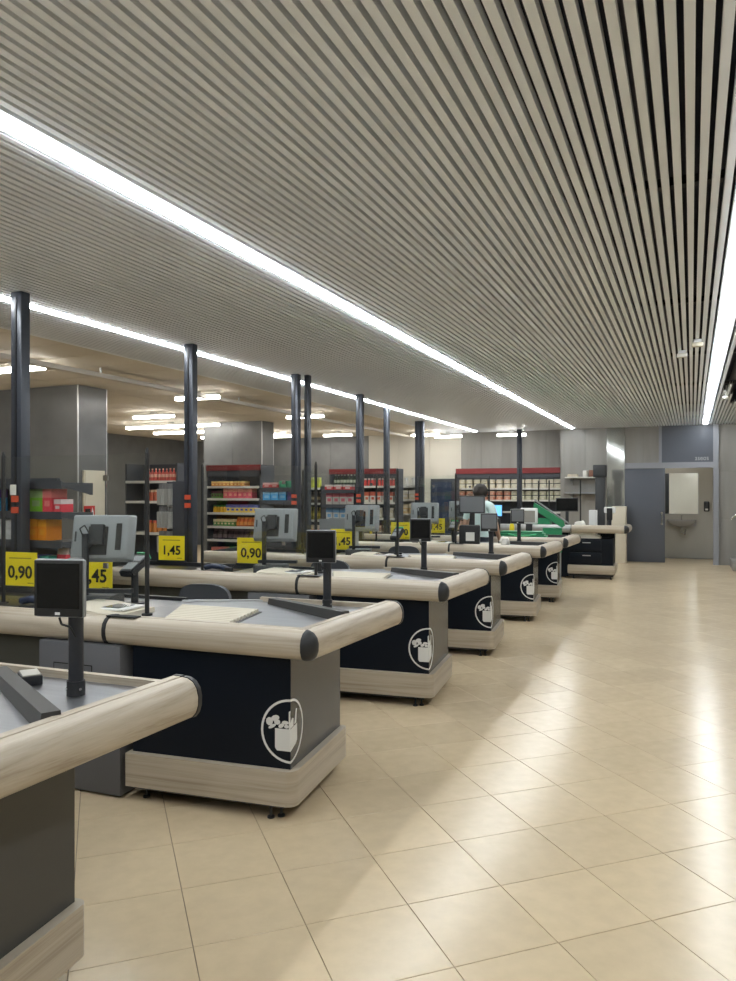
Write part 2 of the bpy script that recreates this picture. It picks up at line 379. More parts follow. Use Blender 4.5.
MB().box(-2.78, -2.7, 17.6, 18.42, 0, 3.06).obj('wall_pier_side', CONC)['kind'] = 'structure'
panel_wall('wall_back_office', -1.37, -0.60, 17.6, 2.2, 3.0, 0.385, 0.8, CONC, GAP, label='beige panels above the sliding door')
panel_wall('wall_back_right', 0.53, 4.0, 17.6, 0, 3.0, 0.58, 1.0, CONC, GAP, label='beige panelled wall right of the doorway')
struct('wall_left', MB().box(-13.7, -13.6, -4, 18.3, 0, 3.06), DKTILE)
struct('wall_right', MB().box(4.0, 4.1, -4, 18.3, 0, 3.4), CREAMW)
struct('wall_front', MB().box(-13.6, 4.0, -4.1, -4.0, 0, 3.4), CREAMW)
o = MB().box(-1.75, -1.372, 17.57, 17.72, 0, 3.0).obj('mirror_strip', GLOSSP); tag(o, 'tall polished reflective wall strip left of the sliding door', 'wall panel')
o = MB().rbox(-1.62, -1.32, 17.25, 17.55, 0, 1.24, 0.012).obj('cream_pillar', CREAM); tag(o, 'waist high cream box pillar before the reflective strip', 'pillar')

# doorway, sliding door, fascia
fr = struct('trim_1', MB().box(-1.37, 0.53, 17.54, 17.62, 2.075, 2.2).box(0.42, 0.53, 17.54, 17.62, 0, 2.0745).box(0.42, 0.53, 17.54, 17.62, 2.2005, 3.0).box(-0.66, -0.60, 17.54, 17.62, 2.2, 3.0), FRAME, 'light grey frame around the washroom doorway')
fas = struct('trim_2', MB().box(-0.60, 0.42, 17.56, 17.64, 2.2, 3.0), DOORM, 'slate grey fascia panel above the doorway')
tm = text_mesh('aseos', 0.15, 0.002, mat('sign_grey', (0.42, 0.43, 0.44), 0.5))
l_ = link('lettering', tm, fas); l_.location = (0.20, 17.556, 2.285); l_.rotation_euler = (R(90), 0, 0); l_.scale = (0.82, 1, 1)
door = struct('door_1', MB().rbox(-1.37, -0.535, 17.56, 17.61, 0.015, 2.075, 0.006), DOORM, 'slate grey sliding door half open')
hd = MB().tube((-0.60, 17.52, 0.86), (-0.60, 17.52, 1.10), 0.014).box(-0.62, -0.58, 17.515, 17.56, 0.84, 0.88).box(-0.62, -0.58, 17.515, 17.56, 1.08, 1.12).obj('door_handle', CHROME, door)
ww = struct('wall_washroom_back', MB().box(-1.5, 0.9, 19.2, 19.3, 0, 2.6), CREAMW, 'washroom wall seen through the doorway')
struct('wall_washroom_right', MB().box(0.55, 0.65, 17.74, 19.2, 0, 2.6), CREAMW)
struct('wall_washroom_left', MB().box(-1.5, -1.4, 17.74, 19.2, 0, 2.6), CREAMW)
struct('ceiling_washroom', MB().box(-1.5, 0.65, 17.74, 19.3, 2.6, 2.66), CREAMW)
t = thing('wall_mirror', 'rectangular mirror above the washroom sink', 'mirror', (-0.22, 19.2, 1.04))
MB().box(-0.36, 0.36, -0.014, -0.008, 0, 0.96).obj('glass', MIRROR, t); MB().box(-0.37, 0.37, -0.008, 0, -0.01, 0.97).obj('frame', ALU, t)
t = thing('washbasin', 'grey white washbasin with tap on the washroom wall', 'sink', (-0.22, 19.19, 0.72))
mb = MB(); n = 16; prof = [(0.10, 0.02), (0.22, 0.06), (0.30, 0.13), (0.32, 0.18), (0.29, 0.185), (0.20, 0.10), (0.0, 0.08)]
mb.lathe([(0.0, 0.02)] + prof, 16, math.pi, 2*math.pi, (0, -0.06)); mb.box(-0.32, 0.32, -0.06, 0, 0.03, 0.185); mb.obj('bowl', PORC, t)
MB().path([(0, -0.04, 0.185), (0, -0.04, 0.29), (0, -0.15, 0.29), (0, -0.16, 0.26)], 0.013).obj('tap', CHROME, t)
MB().path([(0, -0.18, 0.02), (0, -0.18, -0.12), (0.07, -0.18, -0.15), (0.09, -0.1, -0.06), (0.09, 0, -0.06)], 0.022).obj('drain_trap', CHROME, t)
t = thing('soap_dispenser', 'black soap dispenser on the wall right of the mirror', 'dispenser', (0.32, 19.2, 1.10))
MB().rbox(-0.06, 0.06, -0.10, 0, 0, 0.24, 0.02).obj('body', DARK, t); MB().rbox(-0.03, 0.03, -0.115, -0.10, 0.03, 0.07, 0.004).obj('push_bar', WHITE, t)
t = thing('added_washroom_light', 'unseen round lamp added to light the washroom', 'ceiling light', (-0.4, 18.5, 2.53))  # unseen lamp, added to light the room behind the doorway
MB().lathe([(0, 0), (0.14, 0.005), (0.17, 0.04), (0.17, 0.069), (0, 0.069)], 16).obj('diffuser', mat('added_lamp_glow', (0.9, 0.9, 0.9), 0.5, emit=((1, 0.96, 0.88), 7.0)), t)
# steps and handrail at the right edge
for k, (x0, z1) in enumerate(((0.74, 0.17), (0.95, 0.34))):
    o = MB().rbox(x0, 2.2, 16.3-0.0, 17.55, z1-0.17 if k else 0.0, z1 - (0.0 if k else 0.001), 0.006).obj('stair_step', CONC); tag(o, ['lowest beige stone step at the right edge', 'second beige stone step at the right edge'][k], 'step', 'stone steps')
t = thing('handrail', 'bent chrome handrail at the right edge by the steps', 'handrail', (0.70, 16.2, 0))
MB().path([(0.0, 0, 1.03), (0.08, 0, 1.10), (0.22, 0, 1.15), (1.2, 0, 1.6)], 0.022, n=10).obj('rail', CHROME, t)
MB().tube((0.35, 0, 0.0), (0.35, 0, 1.2), 0.018).obj('baluster', CHROME, t)

# columns in the shop
def column(x0, x1, y0, y1, z1, label):
    o = struct('column', MB().box(x0+0.012, x1-0.012, y0+0.012, y1-0.012, 0, z1), DKTILE, label)
    for k in range(2):
        za, zb = (0, 1.5) if k == 0 else (1.5, z1)
        w_ = (x1-x0)/2
        for q in range(2): MB().box(x0+q*w_+0.003, x0+(q+1)*w_-0.003, y0, y0+0.012, za+0.003, zb-0.003).obj('panel', DKTILE, o)
        MB().box(x1-0.012, x1, y0+0.016, y1-0.003, za+0.003, zb-0.003).obj('panel', DKTILE, o)
    MB().box(x1-0.012, x1+0.004, y0-0.004, y0+0.012, 0, z1).obj('corner_trim', TRIM, o)
    MB().box(x1-0.012, x1+0.004, y1-0.012, y1+0.004, 0, z1).obj('corner_trim', TRIM, o)
    return o
column(-9.6, -7.83, 7.94, 8.5, 3.05, 'large grey tiled column at the left')
column(-9.72, -8.25, 13.48, 13.95, 3.05, 'grey tiled column behind the snack shelf')
t = thing('electric_cabinet', 'tall cream metal cabinet on the side of the grey column', 'cabinet', (-7.826, 8.22, 0.3))
MB().rbox(0.0, 0.035, -0.2, 0.2, 0, 1.56, 0.004).obj('body', CREAM, t); MB().rbox(0.035, 0.045, -0.185, 0.185, 0.015, 1.545, 0.003).obj('door', CREAM, t)
t = thing('fire_alarm', 'red fire alarm plate with white symbols on the cream cabinet', 'alarm', (-7.78, 8.10, 1.19))
MB().box(0, 0.01, -0.1, 0.1, 0, 0.17).obj('plate', RED, t)
MB().box(0.01, 0.03, -0.085, -0.005, 0.03, 0.13).obj('call_point', INK, t); MB().plate_x([(0.02, 0.03), (0.08, 0.03), (0.07, 0.09), (0.05, 0.15), (0.04, 0.09)], 0.01, 0.012).obj('symbol', PRINT, t)

# ------------------------------------------------------------------ dark posts between floor and slat ceiling
def post(x, y, lab, wd=0.052, red=True):
    t = thing('ceiling_post', lab, 'post', (x, y, 0), 0, 'dark posts')
    MB().rbox(-wd, wd, -0.04, 0.04, 0.012, 2.998, 0.006).obj('shaft', POSTM, t)
    MB().box(-0.008, 0.008, -0.046, -0.0405, 0.1, 2.95).obj('groove_strip', DARK, t)
    MB().box(-wd-0.03, wd+0.03, -0.07, 0.07, 0, 0.011).obj('foot_plate', POSTM, t)
    if red:
        for z in (1.48, 1.40): MB().box(-0.035, 0.035, -0.052, -0.0465, z, z+0.045).obj('tag', TAG, t)
    return t
for k, (x, y, rd, wd) in enumerate([(-4.47, 3.98, 1, .052), (-4.50, 6.03, 1, .052), (-4.46, 8.08, 1, .048), (-4.36, 8.20, 0, .03), (-4.50, 10.10, 1, .052), (-4.74, 11.75, 0, .045), (-5.13, 14.4, 1, .045), (-5.035, 14.4, 0, .045), (-3.64, 17.2, 0, .055)]):
    post(x, y, ['dark square post nearest the camera at the left edge', 'dark square post behind the second checkout with two red tags', 'left one of the touching pair of dark posts', 'right slimmer one of the touching pair of dark posts',
                'dark square post fifth along the row', 'dark square post sixth along the row', 'left one of the far close pair of dark posts', 'right one of the far close pair of dark posts', 'single dark post before the wall shelf with packages'][k], wd, rd)

# ------------------------------------------------------------------ checkout counters
Y0 = [1.10, 3.07, 5.10, 6.92, 8.98, 10.70]; X0 = -1.635; TH = R(2.5)
EV = (0.075, 1.02)                                            # end edge vector (front corner -> rear corner)
RAIL = [(-0.058, 0.772), (0.0, 0.770), (0.028, 0.777), (0.044, 0.795), (0.052, 0.820), (0.053, 0.848), (0.046, 0.876), (0.030, 0.897), (0.008, 0.908), (-0.016, 0.9105),
        (-0.018, 0.907), (-0.021, 0.907), (-0.023, 0.9115), (-0.055, 0.9115), (-0.058, 0.908)]
SEAM = -1.125; LEFT = -3.25
def make_counter():
    t = thing('checkout_counter', 'x', 'checkout', (X0, Y0[0], 0), TH, 'checkout counters')
    en = Vector(EV).normalized(); eo = (en.y, -en.x)          # end outward normal
    MB().sweep(RAIL, (SEAM+0.012, 0), (-0.005, 0), (0, -1)).obj('front_rail', WX, t)
    er = MB().sweep(RAIL, (en.x*0.005, en.y*0.005), (EV[0], EV[1]), eo).obj('end_rail', WY, t)
    MB().sweep(RAIL, (LEFT, 0), (SEAM-0.012, 0), (0, -1)).obj('cashier_rail', WX, t)
    big = [(o+0.003 if o > -0.05 else o, z + (0.002 if z > 0.84 else -0.002)) for o, z in RAIL]
    MB().sweep(big, (SEAM-0.011, 0), (SEAM+0.011, 0), (0, -1)).box(SEAM-0.01, SEAM+0.17, -0.022, 0.03, 0.911, 0.916).obj('seam_joint', BLACK, t)
    # rounded corner cap
    a1 = math.atan2(eo[1], eo[0])
    cap = [(max(0.004, o+0.004), z) for o, z in big[:10]]
    cap = [(0.0, 0.768)] + cap + [(0.0, 0.913)]
    MB().lathe(cap, 8, -math.pi/2, a1, (-0.004, 0.004)).lathe(cap, 1, -math.pi/2-0.12, -math.pi/2, (-0.004, 0.004)).lathe(cap, 1, a1, a1+0.12, (-0.004, 0.004)).obj('corner_cap', DARK, t)
    MB().sweep(big, (EV[0], EV[1]), (EV[0]+en.x*0.018, EV[1]+en.y*0.018), eo).obj('end_cap', DARK, t)
    # steel top, rear wooden strip
    MB().prism([(SEAM-0.12, 0.058), (-0.055, 0.058), (EV[0]-0.063, EV[1]-0.03), (-0.78, EV[1]-0.03), (SEAM-0.12, 0.80)], 0.845, 0.868).obj('worktop', STEEL, t)
    MB().box(-0.80, EV[0]-0.02, EV[1]-0.03, EV[1]-0.004, 0.845, 0.895).obj('rear_strip', WX, t)
    MB().prism([(SEAM-0.12, 0.80), (-0.78, EV[1]-0.03), (-0.795, EV[1]-0.004), (SEAM-0.12, 0.825)], 0.845, 0.878).obj('rear_edge', ALU, t)
    MB().prism([(SEAM, 0.06), (-0.06, 0.06), (EV[0]-0.07, EV[1]-0.04), (-0.78, EV[1]-0.04), (SEAM, 0.78)], 0.775, 0.844).obj('top_frame', BLACK, t)
    # pale rollers in the middle of the steel top
    rb = MB().prism([(-0.90, 0.11), (-0.50, 0.11), (-0.58, 0.62), (-1.12, 0.62)], 0.8685, 0.872).obj('roller_bed', mat('bed_grey', (0.10, 0.10, 0.095), 0.5), t)
    for k in range(10):
        f = (k+0.5)/10; y = 0.12+f*0.49
        xa = -0.895-0.22*f; xb = -0.505-0.08*f
        MB().tube((xa+0.01, y, 0.877), (xb-0.01, y, 0.877), 0.0145, n=8).obj('roller', CREAM, rb)
    # divider arm lying across the packing area
    dv = MB()
    a_, b_ = Vector((-0.68, 0.93, 0)), Vector((-0.02, 0.50, 0)); d_ = (b_-a_).normalized(); p_ = Vector((-d_.y, d_.x, 0))
    vs = []
    for q, hh in ((a_, 0.035), (b_, 0.055)):
        for s_, z in ((-0.034, 0.869), (0.034, 0.869), (0.026, 0.869+hh), (-0.026, 0.869+hh)): vs.append((q.x+p_.x*s_, q.y+p_.y*s_, z))
    dv.add(vs, [(0,1,2,3),(7,6,5,4),(0,4,5,1),(1,5,6,2),(2,6,7,3),(3,7,4,0)]); dv.obj('divider_arm', mat('divider_grey', (0.045, 0.045, 0.045), 0.4), t)
    # cashier side: belt, steel edges
    MB().box(LEFT, SEAM-0.125, 0.07, 0.88, 0.775, 0.852).obj('cashier_bed', BLACK, t)
    MB().rbox(LEFT+0.04, -2.0, 0.12, 0.62, 0.8525, 0.872, 0.008).obj('belt', BELT, t)
    MB().box(LEFT, SEAM-0.13, 0.075, 0.115, 0.8525, 0.874).obj('belt_edge', STEEL, t)
    MB().box(LEFT, SEAM-0.13, 0.85, 0.885, 0.8525, 0.885).obj('rear_rim', DARK, t)
    MB().box(-1.98, SEAM-0.13, 0.12, 0.84, 0.8525, 0.866).obj('cashier_top', STEEL, t)
    MB().rbox(LEFT-0.02, LEFT, -0.03, 0.885, 0.76, 0.905, 0.006).obj('left_end', DARK, t)
    # base: local frame turned a little more
    B = Matrix.Translation((-0.105, 0.035, 0)) @ Matrix.Rotation(R(3.5), 4, 'Z')
    def bpt(x, y): v = B @ Vector((x, y, 0)); return (v.x, v.y)
    BW, BD = 0.865, 0.70
    core = MB().prism([bpt(-BW, 0.006), bpt(-0.006, 0.006), bpt(-0.006, BD), bpt(-BW, BD)], 0.08, 0.774).obj('carcass', BLACK, t)
    MB().prism([bpt(-BW, 0), bpt(0, 0), bpt(0, 0.006), bpt(-BW, 0.006)], 0.23, 0.772).obj('front_panel', NAVY, t)
    MB().prism([bpt(-0.006, 0.007), bpt(0, 0.007), bpt(0, BD), bpt(-0.006, BD)], 0.23, 0.772).obj('end_panel', ENDP, t)
    rr = 0.055; e = 0.036
    pl = [bpt(-BW-0.02, -e)]
    for k in range(7):
        a = -math.pi/2 + k*math.pi/12; pl.append(bpt(e-rr+rr*math.cos(a), -e+rr+rr*math.sin(a)))
    for k in range(5):
        a = k*math.pi/8; pl.append(bpt(e-0.03+0.03*math.cos(a), BD+0.02-0.03+0.03*math.sin(a)))
    pl.append(bpt(-BW-0.02, BD+0.02))
    MB().prism(pl, 0.072, 0.238, 0, True).obj('plinth', WP, t)
    MB().prism([bpt(-BW, 0.01), bpt(-0.04, 0.01), bpt(-0.04, BD-0.03), bpt(-BW, BD-0.03)], 0.045, 0.0715).obj('skid', BLACK, t)
    for fx, fy in ((-0.06, 0.03), (-0.10, 0.0), (-0.06, BD-0.08), (-BW+0.06, 0.03), (-BW+0.06, BD-0.08)):
        q = bpt(fx, fy); MB().lathe([(0, 0), (0.018, 0), (0.018, 0.008), (0.007, 0.012), (0.007, 0.06), (0, 0.06)], 10, c=q).obj('foot', DARK, t)
    # white shopping-bag emblem wrapping the corner
    cz, rad = 0.418, 0.152
    lg = MB()
    def front(pts): lg.add([(*bpt(x, -0.0012), cz+z) for x, z in pts] + [(*bpt(x, 0.0004), cz+z) for x, z in pts],
                           [list(range(len(pts)))] + [(i, (i+1) % len(pts), len(pts)+(i+1) % len(pts), len(pts)+i) for i in range(len(pts))])
    def side(pts): lg.add([(*bpt(0.0012, y), cz+z) for y, z in pts] + [(*bpt(-0.0004, y), cz+z) for y, z in pts],
                          [list(range(len(pts)))] + [(i, (i+1) % len(pts), len(pts)+(i+1) % len(pts), len(pts)+i) for i in range(len(pts))])
    for k in range(20):
        a, b = math.pi/2+k*math.pi/20, math.pi/2+(k+1)*math.pi/20
        q = [(rad*math.cos(a), rad*math.sin(a)), (rad*math.cos(b), rad*math.sin(b)), ((rad-.011)*math.cos(b), (rad-.011)*math.sin(b)), ((rad-.011)*math.cos(a), (rad-.011)*math.sin(a))]
        front(q); side([(-x+0.0, z) for x, z in q])
    def ell(cx, cz_, rx, rz, rot=0, n=10):
        return [(cx+rx*math.cos(2*math.pi*i/n)*math.cos(rot)-rz*math.sin(2*math.pi*i/n)*math.sin(rot), cz_+rx*math.cos(2*math.pi*i/n)*math.sin(rot)+rz*math.sin(2*math.pi*i/n)*math.cos(rot)) for i in range(n)]
    bag = [(-0.075, -0.088), (-0.068, -0.095), (0, -0.095), (0, 0.010), (-0.079, 0.010), (-0.079, -0.08)]
    front(bag); front([(-0.008, 0.010), (0, 0.010), (0, 0.098), (-0.008, 0.093)])
    for q in (ell(-0.108, 0.040, 0.018, 0.020), ell(-0.078, 0.058, 0.022, 0.014, 0.3), ell(-0.068, 0.040, 0.016, 0.013), ell(-0.094, 0.018, 0.022, 0.008, 0.5),
              ell(-0.047, 0.024, 0.016, 0.010, 0.5), ell(-0.026, 0.040, 0.018, 0.009), ell(-0.020, 0.022, 0.012, 0.009)): front(q)
    side([(0.0, -0.095), (0.062, -0.075), (0.078, -0.06), (0.078, 0.020), (0.0, 0.010)])
    side([(0.0, 0.014), (0.035, 0.018), (0.035, 0.055), (0.018, 0.06), (0.0, 0.04)]); side([(0.045, 0.022), (0.068, 0.025), (0.075, 0.09), (0.064, 0.09)])
    lg.obj('emblem', PRINT, t)['label'] = 'white shopping bag emblem in a ring wrapping the corner'
    # grey cabinet below the cashier rail, recessed panel further left
    cb = MB().rbox(-1.545, -1.02, -0.055, 0.55, 0.012, 0.77, 0.004).obj('cabinet', CABG, t)
    MB().box(-1.44, -1.20, -0.0585, -0.0555, 0.58, 0.655).obj('drawer', CABG, cb); MB().box(-1.446, -1.194, -0.0568, -0.0552, 0.574, 0.661).obj('drawer_gap', INK, cb)
    MB().box(-1.53, -1.035, -0.03, 0.53, 0.0, 0.0115).obj('cabinet_foot', BLACK, cb)
    MB().box(LEFT+0.05, -1.56, 0.05, 0.80, 0.03, 0.774).obj('side_panel', RECESS, t)
    for x in (LEFT+0.12, -1.62): MB().box(x-0.03, x+0.03, 0.2, 0.7, 0, 0.0295).obj('foot', DARK, t)
    return t
proto = make_counter()
extra = ['cut off by the left picture edge', 'with the emblem facing the camera in the foreground', 'third in the row from the camera', 'fourth in the row from the camera', 'fifth in the row from the camera', 'sixth in the row, last before the far desk']
counters = [proto]; proto['label'] = 'pale wood railed checkout counter ' + extra[0]
for k in range(1, 6): counters.append(dup(proto, (X0, Y0[k], 0), TH, 'pale wood railed checkout counter ' + extra[k]))
cT, sT = math.cos(TH), math.sin(TH)
def cl(k, x, y, z=0.0): return (X0+cT*x-sT*y, Y0[k]+sT*x+cT*y, z)

# ---- customer display on a pole
def make_display():
    t = thing('customer_display', 'x', 'display', (0, 0, 0.868), 0, 'customer displays')
    MB().tube((0, 0, 0.0), (0, 0, 0.46), 0.0245, n=16).obj('pole', POLEM, t)
    cr = MB().tube((0, 0, 0), (0, 0, 0.05), 0.030, n=16).obj('collar', DARK, t)
    for a in (-0.6, -2.3): MB().tube((0.029*math.cos(a), 0.029*math.sin(a), 0.025), (0.033*math.cos(a), 0.033*math.sin(a), 0.025), 0.005, n=8).obj('screw', CHROME, cr)
    MB().rbox(-0.115, 0.065, -0.062, -0.040, 0.27, 0.462, 0.009).obj('housing', GREYP, t)
    sc_ = MB().rbox(-0.111, 0.061, -0.066, -0.060, 0.274, 0.458, 0.0025).obj('bezel', INK, t)
    MB().box(-0.101, 0.051, -0.0672, -0.0662, 0.300, 0.448).obj('screen', SCREEN, sc_)
    MB().box(-0.035, -0.018, -0.0672, -0.0662, 0.279, 0.288).obj('badge', WHITE, sc_)
    MB().box(-0.03, 0.03, -0.040, 0.0, 0.33, 0.40).obj('bracket', DARK, t)
    MB().path([(-0.03, -0.05, 0.268), (-0.025, -0.045, 0.245), (0.0, -0.035, 0.235), (0.012, -0.022, 0.20)], 0.004, n=6).obj('cable', INK, t)
    return t
disp = make_display(); disp.location = cl(0, -0.23, 0.83, 0.8682); disp.rotation_euler = (0, 0, R(14)); disp['label'] = 'square customer screen on a dark pole on the nearest checkout'
for k, rz in ((1, 14), (2, 14), (3, 18), (4, 18)):
    d2 = dup(disp, cl(k, (0, -0.30, -0.40, -0.28, -0.42)[k], 0.9, 0.8682), R(rz), 'square customer screen on a dark pole on the %s checkout' % ORD[k])
    if k > 2:  # grey colour stands in for bright reflections on these far screens
        for c_ in d2.children_recursive:
            if c_.name.startswith('screen'): c_.material_slots[0].link = 'OBJECT'; c_.material_slots[0].material = LCD
# small black box on the nearest packing top
t = thing('card_box', 'small black box with pale top on the nearest packing top', 'box', cl(0, -0.50, 0.90, 0.8685), R(-35))
MB().rbox(-0.055, 0.055, -0.035, 0.035, 0, 0.034, 0.004).obj('body', DARK, t); MB().rbox(-0.05, 0.05, -0.03, 0.03, 0.034, 0.038, 0.001).obj('top', mat('pale_top', (0.45, 0.43, 0.38), 0.6), t)

# ---- register monitor seen from behind, on an arm
def make_monitor():
    t = thing('register_monitor', 'x', 'monitor', (0, 0, 0.866), 0, 'register monitors')
    mb = MB(); tl = 0.10
    bm = bmesh.new(); bmesh.ops.create_cube(bm, size=1.0)
    for v in bm.verts:
        f = 1.0 if v.co.y > 0 else 0.90
        v.co = Vector((v.co.x*0.39*f, v.co.y*0.09, v.co.z*0.29*f))
    bmesh.ops.bevel(bm, geom=bm.edges[:], offset=0.014, segments=3, affect='EDGES', profile=0.5)
    M = Matrix.Translation((0, 0, 0.41)) @ Matrix.Rotation(R(-12), 4, 'X')
    mb.bm(bm, 0, True, M); sh = mb.obj('shell', GREYP, t)
    mb = MB(); bm = bmesh.new(); bmesh.ops.create_cube(bm, size=1.0)
    for v in bm.verts: v.co = M @ Vector((v.co.x*0.37, 0.0485+v.co.y*0.005, v.co.z*0.27))
    mb.bm(bm); mb.obj('screen', SCREEN, t)
    def patch(x0, x1, z0, z1, dep, name, m):
        mb = MB(); bm = bmesh.new(); bmesh.ops.create_cube(bm, size=1.0)
        for v in bm.verts: v.co = M @ Vector(((x0+x1)/2+v.co.x*(x1-x0), -0.045-dep/2+v.co.y*dep, (z0+z1)/2+v.co.z*(z1-z0)))
        mb.bm(bm); return mb.obj(name, m, sh)
    patch(0.10, 0.135, -0.08, 0.08, 0.003, 'vent', INK)
    patch(-0.07, 0.05, -0.11, 0.06, 0.004, 'recess', INK); patch(-0.05, 0.03, -0.05, 0.07, 0.03, 'mount', DARK)
    patch(-0.155, -0.145, -0.03, 0.03, 0.004, 'latch', DARK)
    MB().rbox(-0.09, -0.055, -0.10, -0.065, 0.0, 0.44, 0.006).obj('stand_post', POLEM, t)
    MB().tube((-0.07, -0.08, 0.36), (-0.02, -0.06, 0.40), 0.018).obj('arm', DARK, t)
    MB().box(-0.12, 0.22, -0.11, -0.07, 0.09, 0.115).obj('cross_bar', POLEM, t)
    MB().path([(-0.075, -0.105, 0.42), (-0.09, -0.12, 0.47), (-0.06, -0.12, 0.49), (-0.04, -0.10, 0.44)], 0.004, n=6).obj('cable', INK, t)
    MB().rbox(-0.16, 0.10, -0.12, 0.10, 0.0, 0.075, 0.008).obj('base_unit', mat('unit_grey', (0.055, 0.058, 0.062), 0.5), t)
    return t
mon = make_monitor(); first = True
for k in range(1, 6):
    lab = 'light grey register monitor seen from behind on the %s checkout' % ORD[k]
    loc = cl(k, -1.60, 0.50, 0.8665)
    if first: mon.location = loc; mon.rotation_euler = (0, 0, R(20)); mon.scale = (0.98, 0.98, 1.0); mon['label'] = lab; first = False
    else: dup(mon, loc, R(14), lab)

# ---- clear screens between black rods
def make_screen():
    t = thing('acrylic_screen', 'x', 'screen', (0, 0, 0.866), 0, 'clear protective screens')
    for x in (-1.10, 0.0):
        MB().tube((x, 0, 0.0), (x, 0, 0.90), 0.0125, n=10).tube((x, 0, 0.90), (x, 0, 0.93), 0.0125, 0.005, n=10).tube((x, 0, 0), (x, 0, 0.012), 0.03, n=14).obj('rod', INK, t)
    MB().box(-1.085, -0.30, -0.003, 0.003, 0.03, 0.90).obj('pane', GLASS, t)
    MB().box(-0.29, -0.014, -0.003, 0.003, 0.08, 0.90).obj('pane', GLASS, t)
    for z in (0.25, 0.75): MB().box(-0.31, -0.28, -0.006, 0.006, z, z+0.03).obj('clip', CHROME, t)
    return t
scr = make_screen(); first = True
for k in range(0, 6):
    lab = 'clear acrylic screen between two black rods on the %s checkout' % ORD[k]
    loc = cl(k, -1.125, 0.30, 0.8662)
    if k == 0: continue
    if first: scr.location = loc; scr.rotation_euler = (0, 0, 0); scr['label'] = lab; first = False
    else: dup(scr, loc, 0, lab)

# ---- card terminals on a short stand
def make_terminal():
    t = thing('card_terminal', 'x', 'card reader', (0, 0, 0.866), 0, 'card terminals')
    MB().tube((0, 0, 0), (0, 0, 0.20), 0.022).tube((0, 0, 0), (0, 0, 0.012), 0.06).obj('stand', DARK, t)
    mb = MB(); bm = bmesh.new(); bmesh.ops.create_cube(bm, size=1.0)
    M = Matrix.Translation((0, 0, 0.235)) @ Matrix.Rotation(R(30), 4, 'X')
    for v in bm.verts: v.co = Vector((v.co.x*0.10*(1.0 if v.co.y < 0 else 1.15), v.co.y*0.19, v.co.z*0.045))
    bmesh.ops.bevel(bm, geom=bm.edges[:], offset=0.01, segments=2, affect='EDGES')
    b_ = mb.bm(bm, 0, True, M).obj('body', DARK, t)
    q = lambda x0, x1, y0, y1, z0, z1: MB().add([M @ Vector(p) for p in ((x0,y0,z0),(x1,y0,z0),(x1,y1,z0),(x0,y1,z0),(x0,y0,z1),(x1,y0,z1),(x1,y1,z1),(x0,y1,z1))], [(3,2,1,0),(4,5,6,7),(0,1,5,4),(1,2,6,5),(2,3,7,6),(3,0,4,7)])
    q(-0.035, 0.035, 0.02, 0.07, 0.0225, 0.025).obj('screen', GREYP, b_); q(-0.035, 0.035, -0.07, 0.0, 0.0225, 0.026).obj('keypad', GREYP, b_)
    q(-0.045, 0.045, 0.096, 0.104, -0.015, 0.03).obj('lit_rim', GREENL, t)
    return t
ter = make_terminal(); first = True
for k in range(1, 6):
    lab = 'dark card terminal on a stand on the %s checkout' % ORD[k]
    loc = cl(k, -1.46 if k == 1 else -1.24, 0.62, 0.8662)
    if first: ter.location = loc; ter['label'] = lab; first = False
    else: dup(ter, loc, 0, lab)

# ---- pale scanner scale by the seam
def make_scale():
    t = thing('scanner_scale', 'x', 'scale', (0, 0, 0.866), 0, 'scanner scales')
    mb = MB(); pts = [(-0.21, 0.0), (0.22, 0.0), (0.22, 0.030), (0.10, 0.036), (-0.03, 0.055), (-0.17, 0.058), (-0.20, 0.045)]
    n = len(pts); ys = (-0.13, -0.10, 0.15, 0.17); vs = []
    for i, y in enumerate(ys): vs += [(x*(0.97 if i in (0, 3) else 1), y, z*(0.75 if i in (0, 3) else 1)) for x, z in pts]
    fs = [list(range(n)), [3*n+i for i in range(n)][::-1]]
    for r_ in range(3): fs += [(r_*n+(i+1) % n, r_*n+i, (r_+1)*n+i, (r_+1)*n+(i+1) % n) for i in range(n)]
    mb.add(vs, fs); mb.obj('housing', CREAM, t)
    MB().box(-0.02, 0.19, -0.08, 0.12, 0.0375, 0.046).obj('plate', WHITE, t); MB().box(0.02, 0.14, -0.05, 0.09, 0.0461, 0.048).obj('scan_window', mat('scan_glass', (0.25, 0.26, 0.25), 0.1), t)
    return t
scl = make_scale(); first = True
for k in range(1, 6):
    lab = 'cream scanner scale by the rail seam of the %s checkout' % ORD[k]
    loc = cl(k, -1.38, 0.255, 0.8665)
    if first: scl.location = loc; scl.rotation_euler = (0, 0, TH); scl['label'] = lab; first = False
    else: dup(scl, loc, TH, lab)

# ---- dark handheld scanners in a cradle on the rail
def make_hand():
    t = thing('hand_scanner', 'x', 'scanner', (0, 0, 0.8745), 0, 'hand scanners')
    MB().rbox(-0.09, 0.09, -0.04, 0.05, 0, 0.03, 0.012).obj('cradle', DARK, t)
    mb = MB(); mb.path([(-0.10, 0.0, 0.05), (-0.03, 0.0, 0.065), (0.06, 0.0, 0.06), (0.13, 0.0, 0.04)], 0.022, n=10); mb.obj('body', mat('scanner_blue', (0.02, 0.03, 0.06), 0.4), t)
    MB().rbox(0.10, 0.16, -0.025, 0.025, 0.015, 0.06, 0.01).obj('head', INK, t)
    return t
hs = make_hand(); hs['label'] = 'dark hand scanner in its cradle on the second nearest checkout'; hs.location = cl(1, -1.80, 0.17, 0.8745)
for k in (2, 3): dup(hs, cl(k, -1.98, 0.17, 0.8745), 0, 'dark hand scanner in its cradle on the %s checkout' % ORD[k])

